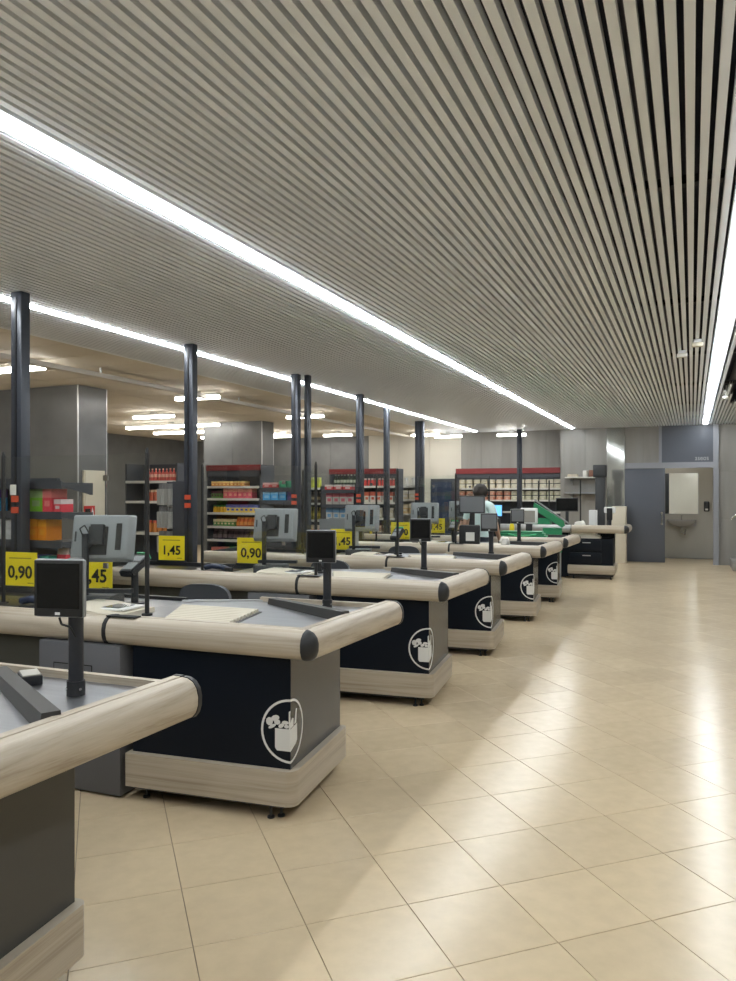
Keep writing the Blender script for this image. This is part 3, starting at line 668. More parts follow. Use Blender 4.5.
# ---- yellow price signs standing on the rear rim
def sign_mesh(txt): return text_mesh(txt, 0.115, 0.0006, INK, bold=0.0025)
TX = {s: sign_mesh(s) for s in ('0,90', '1,45')}
def price_sign(x, y, z, txt, rz, lab, sc_=1.0):
    t = thing('price_sign', lab, 'price sign', (x, y, z), rz, 'yellow price signs')
    MB().rbox(-0.135, 0.135, -0.003, 0.003, 0.012, 0.235, 0.002, 1).obj('card', YEL, t)
    MB().box(-0.14, 0.14, -0.02, 0.02, 0, 0.012).obj('holder', DARK, t)
    l_ = link('lettering', TX[txt], t); l_.location = (0.0, -0.0045, 0.10); l_.rotation_euler = (R(90), 0, 0)
    MB().box(-0.09, 0.09, -0.0036, -0.0031, 0.192, 0.200).obj('print_line', mat('faint_ink', (0.35, 0.26, 0.02), 0.6), t)
    MB().box(0.06, 0.11, -0.0036, -0.0031, 0.03, 0.036).obj('print_line', MATS['faint_ink'], t)
    t.scale = (sc_,)*3
    return t
for k, lx, txt, lab in ((1, -2.62, '0,90', 'yellow price sign reading 0,90 at the left picture edge'), (1, -1.98, '1,45', 'yellow price sign reading 1,45 behind the nearest grey monitor'),
                        (2, -2.91, '1,45', 'yellow price sign reading 1,45 beside the second dark post'), (2, -2.04, '0,90', 'yellow price sign reading 0,90 left of the third checkout monitor'),
                        (3, -1.98, '1,45', 'yellow price sign reading 1,45 left of the fourth checkout monitor'), (4, -2.05, '0,90', 'yellow price sign reading 0,90 right of the fourth checkout monitor'),
                        (5, -2.10, '1,45', 'small yellow price sign on the sixth nearest checkout')):
    price_sign(*cl(k, lx, 0.865, 0.8855), txt, R(6), lab, 1.05)

# ---- cashier chairs
def make_chair():
    t = thing('cashier_chair', 'x', 'chair', (0, 0, 0), 0, 'cashier chairs')
    for k in range(5):
        a = k*2*math.pi/5+0.3; MB().tube((0, 0, 0.09), (0.26*math.cos(a), 0.26*math.sin(a), 0.055), 0.02, 0.014, n=8).lathe([(0, 0), (0.024, 0.006), (0.026, 0.025), (0.02, 0.05), (0, 0.055)], 8, c=(0.26*math.cos(a), 0.26*math.sin(a))).obj('leg', DARK, t)
    MB().tube((0, 0, 0.08), (0, 0, 0.54), 0.026).obj('gas_lift', DARK, t)
    MB().rbox(-0.21, 0.21, -0.20, 0.20, 0.54, 0.60, 0.028, 3).obj('seat', CHAIRM, t)
    mb = MB(); n = 12; vs = []; fs = []
    outl = [(0.19*math.copysign(abs(math.cos(a))**0.6, math.cos(a)), 0.80+0.13*math.copysign(abs(math.sin(a))**0.7, math.sin(a))) for a in [2*math.pi*i/24 for i in range(24)]]
    for d_ in (-0.02, 0.02): vs += [(x, -0.24+d_+0.9*x*x, z) for x, z in outl]
    mb.add(vs, [list(range(24)), [24+i for i in range(24)][::-1]] + [(i, (i+1) % 24, 24+(i+1) % 24, 24+i) for i in range(24)]); mb.obj('backrest', CHAIRM, t)
    MB().path([(0, -0.1, 0.55), (0, -0.24, 0.56), (0, -0.245, 0.75)], 0.016).obj('back_bar', DARK, t)
    return t
ch = make_chair(); ch['label'] = 'grey swivel chair with rounded back behind the second nearest checkout'; ch.location = (-3.07, 4.44, 0); ch.rotation_euler = (0, 0, R(8))
dup(ch, (-3.55, 2.42, 0), R(-20), 'grey swivel chair with rounded back behind the nearest checkout')
dup(ch, (-3.1, 6.42, 0), R(8), 'grey swivel chair with rounded back behind the third nearest checkout')
dup(ch, (-3.1, 8.36, 0), R(8), 'grey swivel chair with rounded back behind the fourth nearest checkout')

# ------------------------------------------------------------------ products
PM = {}
def pcol(c): 
    key = 'pack_%02d%02d%02d' % tuple(int(v*99) for v in c)
    return mat(key, c, 0.45, var=0.12, scale=(25, 25, 25), rnd=0.08)
def product_mesh(shape, c1, c2=None):
    key = (shape, c1, c2)
    if key in PM: return PM[key]
    m = [pcol(c1), pcol(c2 or c1)]; mb = MB()
    if shape == 'box':      # carton, printed band (unit height 1, width 1, depth 1)
        mb.box(-.48, .48, -.5, .5, 0, .62, 0).box(-.48, .48, -.5, .5, .62, 1.0, 1).box(-.25, .3, -.51, -.5, .25, .5, 1)
    elif shape == 'bottle':
        mb.lathe([(0, 0), (.42, 0), (.45, .05), (.45, .3)], 10).lathe([(.46, .3), (.46, .55)], 10, mi=1).lathe([(.45, .55), (.42, .65), (.18, .82), (.16, .9)], 10).lathe([(.2, .9), (.2, 1.0), (0, 1.0)], 10, mi=1)
    elif shape == 'jar':
        mb.lathe([(0, 0), (.44, 0), (.46, .06), (.46, .68), (.36, .8)], 10).lathe([(.4, .8), (.4, 1.0), (0, 1.0)], 10, mi=1)
    elif shape == 'bag':
        n = 8; rows = [(0, .42, .30), (.15, .48, .5), (.5, .46, .45), (.8, .44, .25), (1.0, .46, .04)]; vs = []
        for z, rx, ry in rows: vs += [(rx*math.copysign(abs(math.cos(2*math.pi*i/n))**.6, math.cos(2*math.pi*i/n)), ry*math.sin(2*math.pi*i/n), z) for i in range(n)]
        for r_ in range(4): mb.add(vs, [(r_*n+i, r_*n+(i+1) % n, (r_+1)*n+(i+1) % n, (r_+1)*n+i) for i in range(n)], 1 if r_ in (1, 3) else 0)
        mb.add(vs, [list(range(n))[::-1], [4*n+i for i in range(n)]])
    elif shape == 'tray':   # wrapped meat/deli tray
        mb.prism([(-.44, -.4), (.44, -.4), (.48, .5), (-.48, .5)], 0, .55).box(-.40, .40, -.36, .44, .55, .85, 1).box(-.2, .2, -.42, -.4, .1, .5, 1)
    elif shape == 'pouch':  # hanging pouch with header card
        mb.add([(-.46, -.5, 0), (.46, -.5, 0), (.48, -.5, .75), (-.48, -.5, .75), (-.46, .3, 0), (.46, .3, 0), (.48, .1, .75), (-.48, .1, .75)], [(3,2,1,0),(4,5,6,7),(0,1,5,4),(1,2,6,5),(2,3,7,6),(3,0,4,7)]).box(-.48, .48, -.3, -.1, .75, 1.0, 1)
    PM[key] = mb.mesh(shape, m); return PM[key]
NTH = 'first second third fourth fifth sixth seventh eighth ninth tenth eleventh twelfth'.split()
def row(name, label, cat, shape, c1, c2, x0, x1, n, y, z, w_, d_, h_, group, jitter=0.0, rz=0.0, stack=1):
    me = product_mesh(shape, c1, c2)
    for i in range(n):
        xx = x0 + (x1-x0)*(i+0.5)/n
        for s in range(stack):
            o = link(name, me); o.location = (xx + random.uniform(-jitter, jitter), y, z + s*h_); o.scale = (w_, d_, h_*random.uniform(.97, 1.0) if stack == 1 else h_*0.985)
            o.rotation_euler = (0, 0, rz)
            lb = label if n == 1 else '%s, %s from left' % (label, NTH[i])
            if stack > 1: lb += [', bottom', ', top'][s]
            tag(o, lb, cat, group)

def shelf_unit(name, label, x0, x1, y0, y1, levels, top, header=None, frame=RACKM, shelf=SHELFW, foot=True):
    t = thing(name, label, 'shelf', ((x0+x1)/2, (y0+y1)/2, 0)); cx, cy = (x0+x1)/2, (y0+y1)/2
    a, b, c_, d_ = x0-cx, x1-cx, y0-cy, y1-cy
    MB().box(a, b, d_-0.03, d_, 0, top).obj('back_panel', frame, t)
    for xx in (a, b-0.025): MB().box(xx, xx+0.025, d_-0.08 if False else c_+0.02, d_-0.031, 0, top).obj('side_panel', frame, t)
    for z in levels:
        s = MB().box(a+0.026, b-0.026, c_, d_-0.031, z-0.025, z).obj('shelf', shelf, t)
        MB().box(a+0.026, b-0.026, c_-0.008, c_-0.0005, z-0.035, z+0.004).obj('price_rail', shelf, s)
    if header:
        MB().box(a, b, c_+0.0, c_+0.03, top-header[0], top).obj('header', MAROON, t)
        if header[1]: MB().box(a, b, c_+0.02, c_+0.04, top-header[0]-header[1], top-header[0]-0.001).obj('header_panel', frame, t)
    return t

# snack gondola with red header behind the second post
SX, SY = -7.45, 10.4
lv = [0.20, 0.49, 0.77, 0.99, 1.215, 1.45, 1.65]
shelf_unit('snack_shelf', 'red topped gondola of colourful snacks before the grey column', SX, SX+1.05, SY, SY+0.45, lv, 2.0, (0.09, 0.10))
g = 'snacks on the red topped gondola'
def sr(*a, **k): row(*a, group=g, **k)
sr('cookie_box', 'orange yellow carton on the top shelf of the snack gondola', 'box', 'box', (.62, .26, .06), (.80, .55, .2), SX+.06, SX+.72, 9, SY+.14, 1.65, .066, .16, .085)
sr('gum_pot', 'dark carton on the second snack shelf, left half', 'box', 'box', (.10, .22, .05), (.10, .03, .05), SX+.06, SX+.28, 4, SY+.14, 1.45, .052, .16, .13)
sr('wafer_box', 'pink carton on the second snack shelf', 'box', 'box', (.72, .12, .17), (.80, .33, .25), SX+.30, SX+.86, 6, SY+.14, 1.45, .09, .16, .165)
sr('mustard_pot', 'yellow pot with green lid on the third snack shelf', 'pot', 'jar', (.75, .42, .02), (.08, .25, .06), SX+.06, SX+.34, 4, SY+.12, 1.215, .066, .066, .12)
sr('cereal_box', 'yellow and blue carton on the third snack shelf', 'box', 'box', (.80, .58, .12), (.10, .14, .45), SX+.35, SX+.97, 7, SY+.14, 1.215, .086, .16, .135)
sr('tea_box', 'green and cream carton on the fourth snack shelf', 'box', 'box', (.06, .22, .07), (.62, .52, .30), SX+.10, SX+.52, 6, SY+.14, .99, .068, .16, .115)
sr('biscuit_pack', 'bright orange pack on the fourth snack shelf', 'pack', 'bag', (.75, .16, .03), (.80, .30, .06), SX+.53, SX+.90, 5, SY+.14, .99, .075, .15, .155)
sr('chocolate_bag', 'dark brown packet on the fifth snack shelf', 'packet', 'bag', (.05, .025, .03), (.16, .11, .11), SX+.06, SX+.98, 9, SY+.14, .77, .10, .15, .17)
sr('red_pack', 'red packet on the low snack shelf, left half', 'packet', 'box', (.60, .05, .04), (.72, .20, .14), SX+.06, SX+.40, 4, SY+.14, .49, .082, .16, .15)
sr('mixed_pack', 'orange and green packet on the low snack shelf', 'packet', 'box', (.55, .22, .05), (.14, .26, .05), SX+.42, SX+.95, 5, SY+.14, .49, .10, .16, .16)
sr('red_crate', 'red carton on the bottom snack shelf', 'box', 'box', (.60, .04, .04), (.5, .3, .2), SX+.06, SX+.98, 6, SY+.14, .20, .145, .18, .18)

# dark cabinet column between big column and second post with drinks
DX, DY = -7.55, 8.95
shelf_unit('drinks_shelf', 'dark shelf with red bottles seen through the clear screen', DX-0.35, DX+.62, DY, DY+.42, [0.45, 0.95, 1.42, 1.72], 1.98)
g = 'goods on the dark drinks shelf'
row('red_bottle', 'red bottle on the top row of the dark drinks shelf', 'bottle', 'bottle', (.55, .10, .08), (.70, .40, .30), DX-.02, DX+.58, 9, DY+.12, 1.72, .06, .06, .19, g)
row('red_jar', 'red jar on the second row of the dark drinks shelf', 'jar', 'jar', (.50, .12, .06), (.65, .45, .28), DX-.02, DX+.58, 9, DY+.12, 1.42, .062, .062, .17, g)
row('orange_pot', 'orange pot on the third row of the dark drinks shelf', 'pot', 'jar', (.60, .22, .05), (.62, .12, .06), DX-.02, DX+.58, 6, DY+.12, .95, .085, .085, .18, g)

# charcoal wine and bottle shelf with red header at the back (left part and main part)
WX0, WY0 = -6.45, 13.1
shelf_unit('bottle_shelf', 'red topped charcoal shelf of bottles before the cream wall', WX0-.05, WX0+1.35, WY0, WY0+.40, [0.30, 0.70, 1.06, 1.36, 1.67], 2.0, (0.10, 0.0))
g = 'bottles on the far charcoal shelf'
row('wine_bottle', 'dark green bottle on the top row of the far charcoal shelf', 'bottle', 'bottle', (.03, .05, .03), (.42, .46, .36), WX0+.0, WX0+.62, 9, WY0+.12, 1.67, .066, .066, .23, g)
row('red_can', 'red can on the top row of the far charcoal shelf', 'can', 'jar', (.66, .06, .05), (.5, .45, .4), WX0+.64, WX0+1.30, 9, WY0+.12, 1.67, .062, .062, .15, g)
row('dark_jar', 'dark jar on the second row of the far charcoal shelf', 'jar', 'jar', (.03, .025, .02), (.30, .24, .15), WX0+.0, WX0+.60, 7, WY0+.12, 1.36, .075, .075, .19, g)
row('white_carton', 'white carton on the second row of the far charcoal shelf', 'box', 'box', (.55, .52, .46), (.5, .10, .06), WX0+.66, WX0+1.28, 5, WY0+.12, 1.36, .10, .1, .2, g)
row('beige_packet', 'beige packet on the third row of the far charcoal shelf', 'packet', 'bag', (.45, .40, .30), (.55, .5, .42), WX0+.0, WX0+1.28, 11, WY0+.12, 1.06, .10, .12, .2, g)
row('brown_packet', 'brown packet on the fourth row of the far charcoal shelf', 'packet', 'bag', (.30, .18, .10), (.5, .42, .3), WX0+.0, WX0+1.28, 10, WY0+.12, .70, .11, .12, .22, g)
# narrow rack of yellow bottles
NX, NY = -6.28, 11.9
shelf_unit('oil_rack', 'narrow rack of yellow bottles beside the double post', NX-.10, NX+.22, NY, NY+.3, [0.45, 0.78, 1.06, 1.36, 1.63], 1.66, frame=mat('rack_dark', (.03, .03, .032), .5))
g = 'bottles on the narrow rack'
row('spray_bottle', 'lime yellow bottle on the top of the narrow rack', 'bottle', 'jar', (.55, .60, .06), (.62, .66, .2), NX-.06, NX+.18, 4, NY+.1, 1.63, .055, .055, .19, g)
row('vinegar_bottle', 'dark bottle with cream label on the narrow rack', 'bottle', 'bottle', (.05, .035, .02), (.4, .34, .22), NX-.06, NX+.18, 4, NY+.1, 1.36, .055, .055, .20, g)
row('oil_bottle', 'golden oil bottle on the narrow rack', 'bottle', 'bottle', (.30, .24, .03), (.55, .45, .08), NX-.06, NX+.18, 4, NY+.1, 1.06, .055, .055, .22, g)
row('red_box', 'reddish carton low on the narrow rack', 'box', 'box', (.45, .12, .06), (.6, .5, .4), NX-.06, NX+.18, 3, NY+.1, .78, .07, .1, .18, g)

# wall shelf of packages with red header
PX0, PX1, PY = -5.33, -2.75, 17.75
shelf_unit('wall_shelf', 'wide red topped wall shelf stacked with pale packages', PX0, PX1, PY, PY+.5, [0.35, 0.75, 1.09, 1.37, 1.65], 2.13, (0.13, 0.10), frame=mat('shelf_slate', (.05, .055, .066), .5))
g = 'packages on the red topped wall shelf'; mid = PX0+1.35
row('bread_pack', 'cream pack, upper row of wall shelf, left half', 'package', 'tray', (.55, .48, .34), (.62, .58, .48), PX0+.05, mid, 7, PY+.14, 1.65, .165, .2, .115, g, stack=2)
row('flour_pack', 'pale pack, upper row of wall shelf, right half', 'package', 'tray', (.50, .46, .36), (.60, .57, .46), mid, PX1-.05, 7, PY+.14, 1.65, .165, .2, .115, g, stack=2)
row('ham_pack', 'salmon red pack, lower row of wall shelf, left half', 'package', 'tray', (.52, .20, .13), (.62, .40, .30), PX0+.05, mid, 7, PY+.14, 1.37, .165, .2, .115, g, stack=2)
row('grain_pack', 'greenish beige pack, lower row of wall shelf, right half', 'package', 'tray', (.40, .40, .28), (.58, .56, .44), mid, PX1-.05, 7, PY+.14, 1.37, .165, .2, .115, g, stack=2)

# tall dark glass cabinet and a white shelf beside it
t = thing('drinks_cooler', 'dark blue glass fronted cooler before the cream wall', 'cooler', (-4.93, 15.6, 0))
MB().rbox(-.26, .26, -.2, .25, 0.02, 1.84, 0.01).obj('body', mat('cooler_blue', (.022, .028, .045), .4), t)
dr = MB().rbox(-.25, .25, -.235, -.202, 0.12, 1.80, .006).obj('door', mat('cooler_frame', (.035, .04, .055), .4), t)
for z in (0.2, 0.55, 0.9, 1.25, 1.55): MB().box(-.22, .22, -.243, -.236, z, z+.22).obj('pane', mat('cooler_pane', (.05, .065, .11), .12), dr)
MB().tube((.2, -.26, .8), (.2, -.26, 1.2), .012).obj('handle', ALU, dr)
for fx in (-.2, .2): MB().box(fx-.03, fx+.03, -.1, .1, 0, .0195).obj('foot', INK, t)
shelf_unit('white_shelf', 'small white shelf of cartons left of the dark cooler', -5.85, -5.28, 14.75, 15.1, [.4, .8, 1.1, 1.4, 1.68], 1.75, frame=SHELFW)
row('carton', 'pale carton on the small white shelf', 'box', 'box', (.55, .48, .34), (.62, .6, .54), -5.8, -5.32, 3, 14.88, 1.4, .14, .14, .2, 'cartons on the small white shelf')
row('carton', 'tan carton low on the small white shelf', 'box', 'box', (.50, .36, .18), (.62, .55, .4), -5.8, -5.32, 3, 14.88, 1.1, .14, .14, .2, 'cartons on the small white shelf')
row('tin', 'white tin on top of the small white shelf', 'tin', 'jar', (.6, .58, .54), (.5, .5, .5), -5.8, -5.32, 3, 14.88, 1.68, .11, .11, .18, 'cartons on the small white shelf')

# ---- impulse racks behind the posts, facing the lanes
def impulse_rack(x0, x1, y, levels, label, cut=0.0):
    t = thing('impulse_rack', label, 'rack', (x0, y, 0), 0, 'impulse racks'); L = x1-x0
    MB().box(0, L-cut, 0.30, 0.33, 0.0, 1.66).obj('back_panel', RACKM, t)
    for z in levels:
        MB().box(0.0, L, 0.0, 0.2995, z-0.012, z).obj('shelf', RACKM, t)
        for xx in (0.0, L-cut-0.02, L-0.02)[:3 if cut else 2] if cut else (0.0, L-0.02):
            MB().plate_x([(0.2995, z-0.09), (0.2995, z-0.0125), (0.0, z-0.0125), (0.0, z-0.03)], xx, xx+0.02).obj('bracket', RACKM, t)
        MB().box(0, L, -0.012, -0.0005, z-0.045, z+0.01).obj('shelf_lip', RACKM, t)
    MB().box(0, L, 0.0, 0.2995, 0, 0.12).obj('base', RACKM, t)
    return t
R1Y = 4.06
impulse_rack(-5.35, -4.15, R1Y, [0.9, 1.19, 1.40, 1.62], 'charcoal impulse rack behind the nearest dark post', 0.36)
g = 'goods on the nearest impulse rack'
row('blue_box', 'blue box on the nearest impulse rack at the left edge', 'box', 'box', (.03, .25, .55), (.12, .05, .35), -5.30, -4.90, 3, R1Y+.12, 1.405, .12, .14, .17, g)
row('green_box', 'bright green box on the nearest impulse rack', 'box', 'box', (.22, .55, .03), (.30, .45, .18), -4.50, -4.37, 1, R1Y+.1, 1.405, .135, .15, .17, g)
row('red_box', 'red and white box on the nearest impulse rack', 'box', 'box', (.62, .04, .06), (.70, .20, .18), -4.37, -4.28, 1, R1Y+.1, 1.405, .09, .15, .17, g)
row('red_box', 'small red box beside the red and white box', 'box', 'box', (.62, .04, .06), (.6, .5, .48), -4.28, -4.20, 1, R1Y+.1, 1.405, .07, .12, .095, g)
row('orange_box', 'orange box on the middle shelf of the nearest impulse rack', 'box', 'box', (.85, .27, .01), (.85, .34, .02), -4.51, -4.33, 2, R1Y+.1, 1.195, .085, .15, .17, g)
row('grey_box', 'pale grey box on the nearest impulse rack at the left edge', 'box', 'box', (.40, .40, .39), (.45, .45, .45), -5.30, -4.60, 3, R1Y+.1, 1.195, .2, .15, .15, g)
row('navy_box', 'violet blue box low on the nearest impulse rack', 'box', 'box', (.07, .05, .30), (.08, .08, .4), -4.50, -4.42, 1, R1Y+.1, .905, .075, .12, .18, g)
row('teal_box', 'teal box low on the nearest impulse rack', 'box', 'box', (.02, .28, .22), (.03, .32, .24), -4.41, -4.32, 1, R1Y+.1, .905, .095, .12, .18, g)
row('red_bag', 'red and white snack bag low on the nearest impulse rack', 'bag', 'bag', (.62, .04, .06), (.68, .55, .53), -4.30, -4.18, 1, R1Y+.1, .905, .12, .10, .24, g)
o = MB().rbox(-.03, .03, -.002, .002, 0, .075, .0015, 1).obj('note_card', PAPER); o.location = (-4.48, 3.925, 1.53); tag(o, 'cream paper note on the nearest dark post', 'note')

def pouch_rack(x0, x1, y, label, glab):
    t = thing('pouch_rack', label, 'rack', (x0, y, 0)); L = x1-x0
    MB().box(0, L, 0.20, 0.23, 0.0, 1.66).obj('back_panel', RACKM, t)
    MB().box(0, L, 0.0, 0.1995, 0, 0.1).obj('base', RACKM, t)
    MB().box(L+.001, L+.21, 0.0, 0.03, 0.0, 1.66).obj('side_panel', RACKM, t)
    for z in (1.62, 1.40, 1.17, .90):
        MB().box(0.01, L-.03, 0.192, 0.1995, z, z+.012).obj('hook_bar', ALU, t)
    k = 0
    for z, n in ((1.42, 4), (1.19, 4), (0.94, 4)):
        row('pouch', 'grey hanging pouch, %s row by second post' % ('top', 'middle', 'bottom')[k], 'pouch', 'pouch', (.30, .30, .28), (.16, .16, .16), x0+.02, x1-.03, n, y+.1, z, (L-.06)/n, .17, .22, glab); k += 1
    return t
pouch_rack(-5.02, -4.79, 6.12, 'charcoal rack of hanging grey pouches behind the second dark post', 'hanging pouches by the second post')
impulse_rack(-5.05, -4.53, 8.22, [0.9, 1.15, 1.44, 1.60], 'charcoal impulse rack left of the touching pair of posts')
g = 'goods on the impulse rack by the post pair'
row('blue_pack', 'bright blue pack on the rack by the pair of posts', 'pack', 'box', (.05, .32, .62), (.22, .45, .65), -5.03, -4.68, 3, 8.30, 1.445, .11, .14, .13, g)
row('purple_pack', 'dark purple pack on the rack by the pair of posts', 'pack', 'box', (.06, .04, .16), (.1, .08, .25), -4.67, -4.57, 1, 8.30, 1.445, .09, .14, .13, g)
row('red_tray', 'red pack on top of the rack by the pair of posts', 'pack', 'box', (.42, .04, .04), (.5, .3, .28), -5.03, -4.80, 2, 8.30, 1.605, .11, .14, .07, g)
row('green_tray', 'green pack on top of the rack by the pair of posts', 'pack', 'box', (.03, .22, .12), (.05, .3, .16), -4.79, -4.56, 2, 8.30, 1.605, .11, .14, .09, g)
impulse_rack(-5.1, -4.58, 10.06, [0.9, 1.12, 1.36, 1.58], 'charcoal impulse rack with magazines left of the fifth post')
g = 'goods on the magazine rack'
row('magazine', 'upright colourful magazine on the rack by the fifth post', 'magazine', 'box', (.50, .46, .42), (.55, .12, .16), -5.08, -4.62, 4, 10.14, 1.365, .105, .03, .19, g)
row('magazine', 'white and blue magazine on the rack by the fifth post', 'magazine', 'box', (.52, .52, .50), (.16, .34, .55), -5.08, -4.62, 4, 10.14, 1.125, .105, .03, .2, g)
row('leaflet_box', 'red box on top of the rack by the fifth post', 'box', 'box', (.5, .05, .05), (.5, .45, .42), -5.08, -4.62, 3, 10.14, 1.585, .14, .12, .08, g)
# grey crates on the back of the fourth checkout
for k in range(2):
    t = thing('plastic_crate', ['lower white plastic crate stacked behind the fourth checkout', 'upper grey plastic crate stacked behind the fourth checkout'][k], 'crate', (-4.05, 8.45, 0.0), 0)
    z0 = [0.0, 0.62][k]; z1 = [0.615, 1.22][k]
    m_ = [WHITE, GREYP][k]
    MB().box(-.2, .2, -.15, .15, z0, z0+.02).obj('bottom', m_, t)
    for a_ in ((-.2, .2, -.15, -.135), (-.2, .2, .135, .15), (-.2, -.185, -.1345, .1345), (.185, .2, -.1345, .1345)): MB().box(*a_, z0+.0205, z1-.02).obj('side', m_, t)
    for a_ in ((-.205, .205, -.155, -.13), (-.205, .205, .13, .155)): MB().box(*a_, z1-.0195, z1).obj('rim', m_, t)

# ------------------------------------------------------------------ mid-row extras: cashier's second screen, printer, far desk
def flat_monitor(name, label, loc, rz, w_, h_, zc, m=SCREEN, fm=DARK):
    t = thing(name, label, 'monitor', loc, rz)
    MB().rbox(-w_/2, w_/2, -.02, .02, zc-h_/2, zc+h_/2, .008).obj('housing', fm, t)
    MB().box(-w_/2+.014, w_/2-.014, -.0225, -.0205, zc-h_/2+.02, zc+h_/2-.014).obj('screen', m, t)
    MB().rbox(-.03, .03, .0205, .045, .01, zc, .006).obj('neck', fm, t); MB().rbox(-.1, .1, -.08, .1, 0, .012, .004).obj('foot', fm, t)
    return t
flat_monitor('cashier_screen', 'flat grey screen on a black stand before the curly haired person', cl(4, -0.98, .60, .8685), R(8), .335, .23, .52, LCD)
t = thing('receipt_printer', 'black receipt printer with white paper under the flat grey screen', 'printer', cl(4, -0.97, .42, .8685), R(8))
MB().rbox(-.13, .13, -.07, .06, 0, .26, .02).obj('body', INK, t); MB().box(-.04, .07, -.076, -.0705, .06, .17).obj('receipt', PAPER, t)
t = thing('paper_bag', 'crumpled white paper by the fifth checkout screen pole', 'paper', cl(4, -.55, .60, .8685), 0)
bm = bmesh.new(); bmesh.ops.create_icosphere(bm, subdivisions=2, radius=.07)
for v in bm.verts: v.co = v.co*random.uniform(.75, 1.15); v.co.z = max(v.co.z, -.05)+.05
MB().bm(bm).obj('sheet', PAPER, t)
# tablet, yellow bottle, green baskets on the sixth counter
t = thing('tablet', 'bright blue lit tablet on a dark stand on the sixth checkout', 'tablet', cl(5, -1.02, .35, .8685), R(6))
MB().rbox(-.085, .085, -.01, .01, .32, .50, .006).obj('housing', INK, t); MB().box(-.075, .075, -.0125, -.0105, .33, .49).obj('screen', BLUEL, t)
MB().rbox(-.05, .05, -.02, .03, .0, .30, .012).obj('stand', INK, t)
t = thing('folded_bag', 'folded green shopping bag lying on the sixth checkout', 'bag', cl(5, -.62, .33, .8930), R(4))
mb = MB(); 
for k in range(3): mb.rbox(-.36+.02*k, .34-.03*k, -.13, .14-.01*k, .0+.03*k, .028+.03*k, .01)
mb.obj('cloth', GREEN, t); MB().path([(-.2, -.14, .05), (-.1, -.17, .03), (.1, -.17, .03), (.2, -.14, .05)], .012).obj('strap', GREENL, t)
o = MB().lathe([(0, 0), (.035, 0), (.038, .01), (.038, .17), (.015, .22), (.015, .26), (.02, .26), (.02, .285), (0, .285)], 12).obj('yellow_bottle', YEL); o.location = cl(5, -.86, .72, .8685); tag(o, 'yellow bottle standing on the sixth checkout', 'bottle')
t = thing('white_terminal', 'white framed terminal behind the sixth checkout', 'terminal', cl(5, -.62, .85, .8685), R(8))
MB().rbox(-.13, .13, -.02, .03, .20, .44, .015).obj('housing', WHITE, t); MB().box(-.10, .09, -.0225, -.0205, .22, .40).obj('screen', mat('beige_screen', (.3, .28, .25), .4), t); MB().rbox(-.05, .05, -.03, .05, 0, .2, .01).obj('stand', DARK, t)

# far service desk
FD = thing('service_desk', 'black far desk with drawers and pale wood rail near the pier', 'desk', (-1.06, 13.88, 0), R(2))
FRL = [(o, z+0.05) for o, z in RAIL]
MB().sweep(FRL, (-0.93, 0), (-0.03, 0), (0, -1)).obj('front_rail', WX, FD)
MB().lathe([(0, .818)] + [(max(.004, o+.03), z) for o, z in FRL[:10]] + [(0, .963)], 8, -math.pi/2, 0, (-.028, .028)).obj('corner_cap', DARK, FD)
MB().sweep(FRL, (0, 0.03), (0.02, 0.8), (1, 0)).obj('end_rail', WY, FD)
MB().sweep(FRL, (-2.4, 0.02), (-0.95, 0.02), (0, -1)).obj('steel_rail', mat('steel_matt', (.38, .385, .38), .4, .6), FD)
MB().box(-2.4, -0.08, .08, .78, .895, .92).obj('worktop', STEEL, FD)
MB().box(-1.9, -1.0, .10, .75, .02, .894).obj('carcass', NAVY, FD)
MB().box(-.999, -.22, .40, .75, .25, .894).obj('unit_body', NAVY, FD)
MB().box(-.999, -.22, .02, .3995, .25, .72).obj('drawer_unit', NAVY, FD)
for z in (.27, .50):
    d_ = MB().rbox(-.96, -.42, .0, .0195, z, z+.20, .004).obj('drawer', NAVY, FD); MB().box(-.74, -.60, -.012, -.0005, z+.14, z+.155).obj('handle', ALU, d_)
MB().rbox(-1.0, -.18, -.02, .74, .085, .245, .02).obj('plinth', WP, FD); MB().box(-.99, -.22, .03, .7, .045, .0845).obj('skid', BLACK, FD)
for fx in (-.9, -.26):
    for fy in (.05, .65): MB().lathe([(0, 0), (.02, 0), (.02, .01), (.008, .014), (.008, .0445), (0, .0445)], 8, c=(fx, fy)).obj('foot', DARK, FD)
MB().box(-1.85, -1.05, .15, .7, 0, .0195).obj('foot', BLACK, FD)
def fd(x, y, z): v = Matrix.Rotation(R(2), 4, 'Z') @ Vector((x, y, 0)); return (-1.06+v.x, 13.88+v.y, z)
t = thing('paper_pile', 'cream folded papers on the drawer unit of the far desk', 'paper', fd(-.70, .15, .7205), R(2))
MB().rbox(-.27, .27, -.12, .12, 0, .03, .008).rbox(-.25, .25, -.11, .11, .031, .06, .008).rbox(-.26, .2, -.10, .11, .061, .095, .01).obj('sheets', PAPER, t)
flat_monitor('desk_monitor', 'wide black monitor on the far desk', fd(-1.05, .35, .9205), R(6), .40, .25, .40)
t = thing('paper_heap', 'heap of white papers beside the black far desk monitor', 'paper', fd(-.80, .22, .9205))
bm = bmesh.new(); bmesh.ops.create_icosphere(bm, subdivisions=2, radius=.11)
for v in bm.verts: v.co = Vector((v.co.x*random.uniform(.8, 1.1), v.co.y*.8, max(0, v.co.z*random.uniform(.6, 1.1)+.03)))
MB().bm(bm).obj('sheet', PAPER, t)
t = thing('desk_terminal', 'dark card reader in a white holder on the far desk', 'card reader', fd(-.30, .45, .9205))
MB().rbox(-.10, .10, -.03, .05, .25, .36, .02).obj('holder', WHITE, t); MB().rbox(-.05, .05, -.06, -.031, .12, .34, .012).obj('reader', INK, t); MB().tube((0, 0, 0), (0, 0, .25), .03).obj('stand', DARK, t)
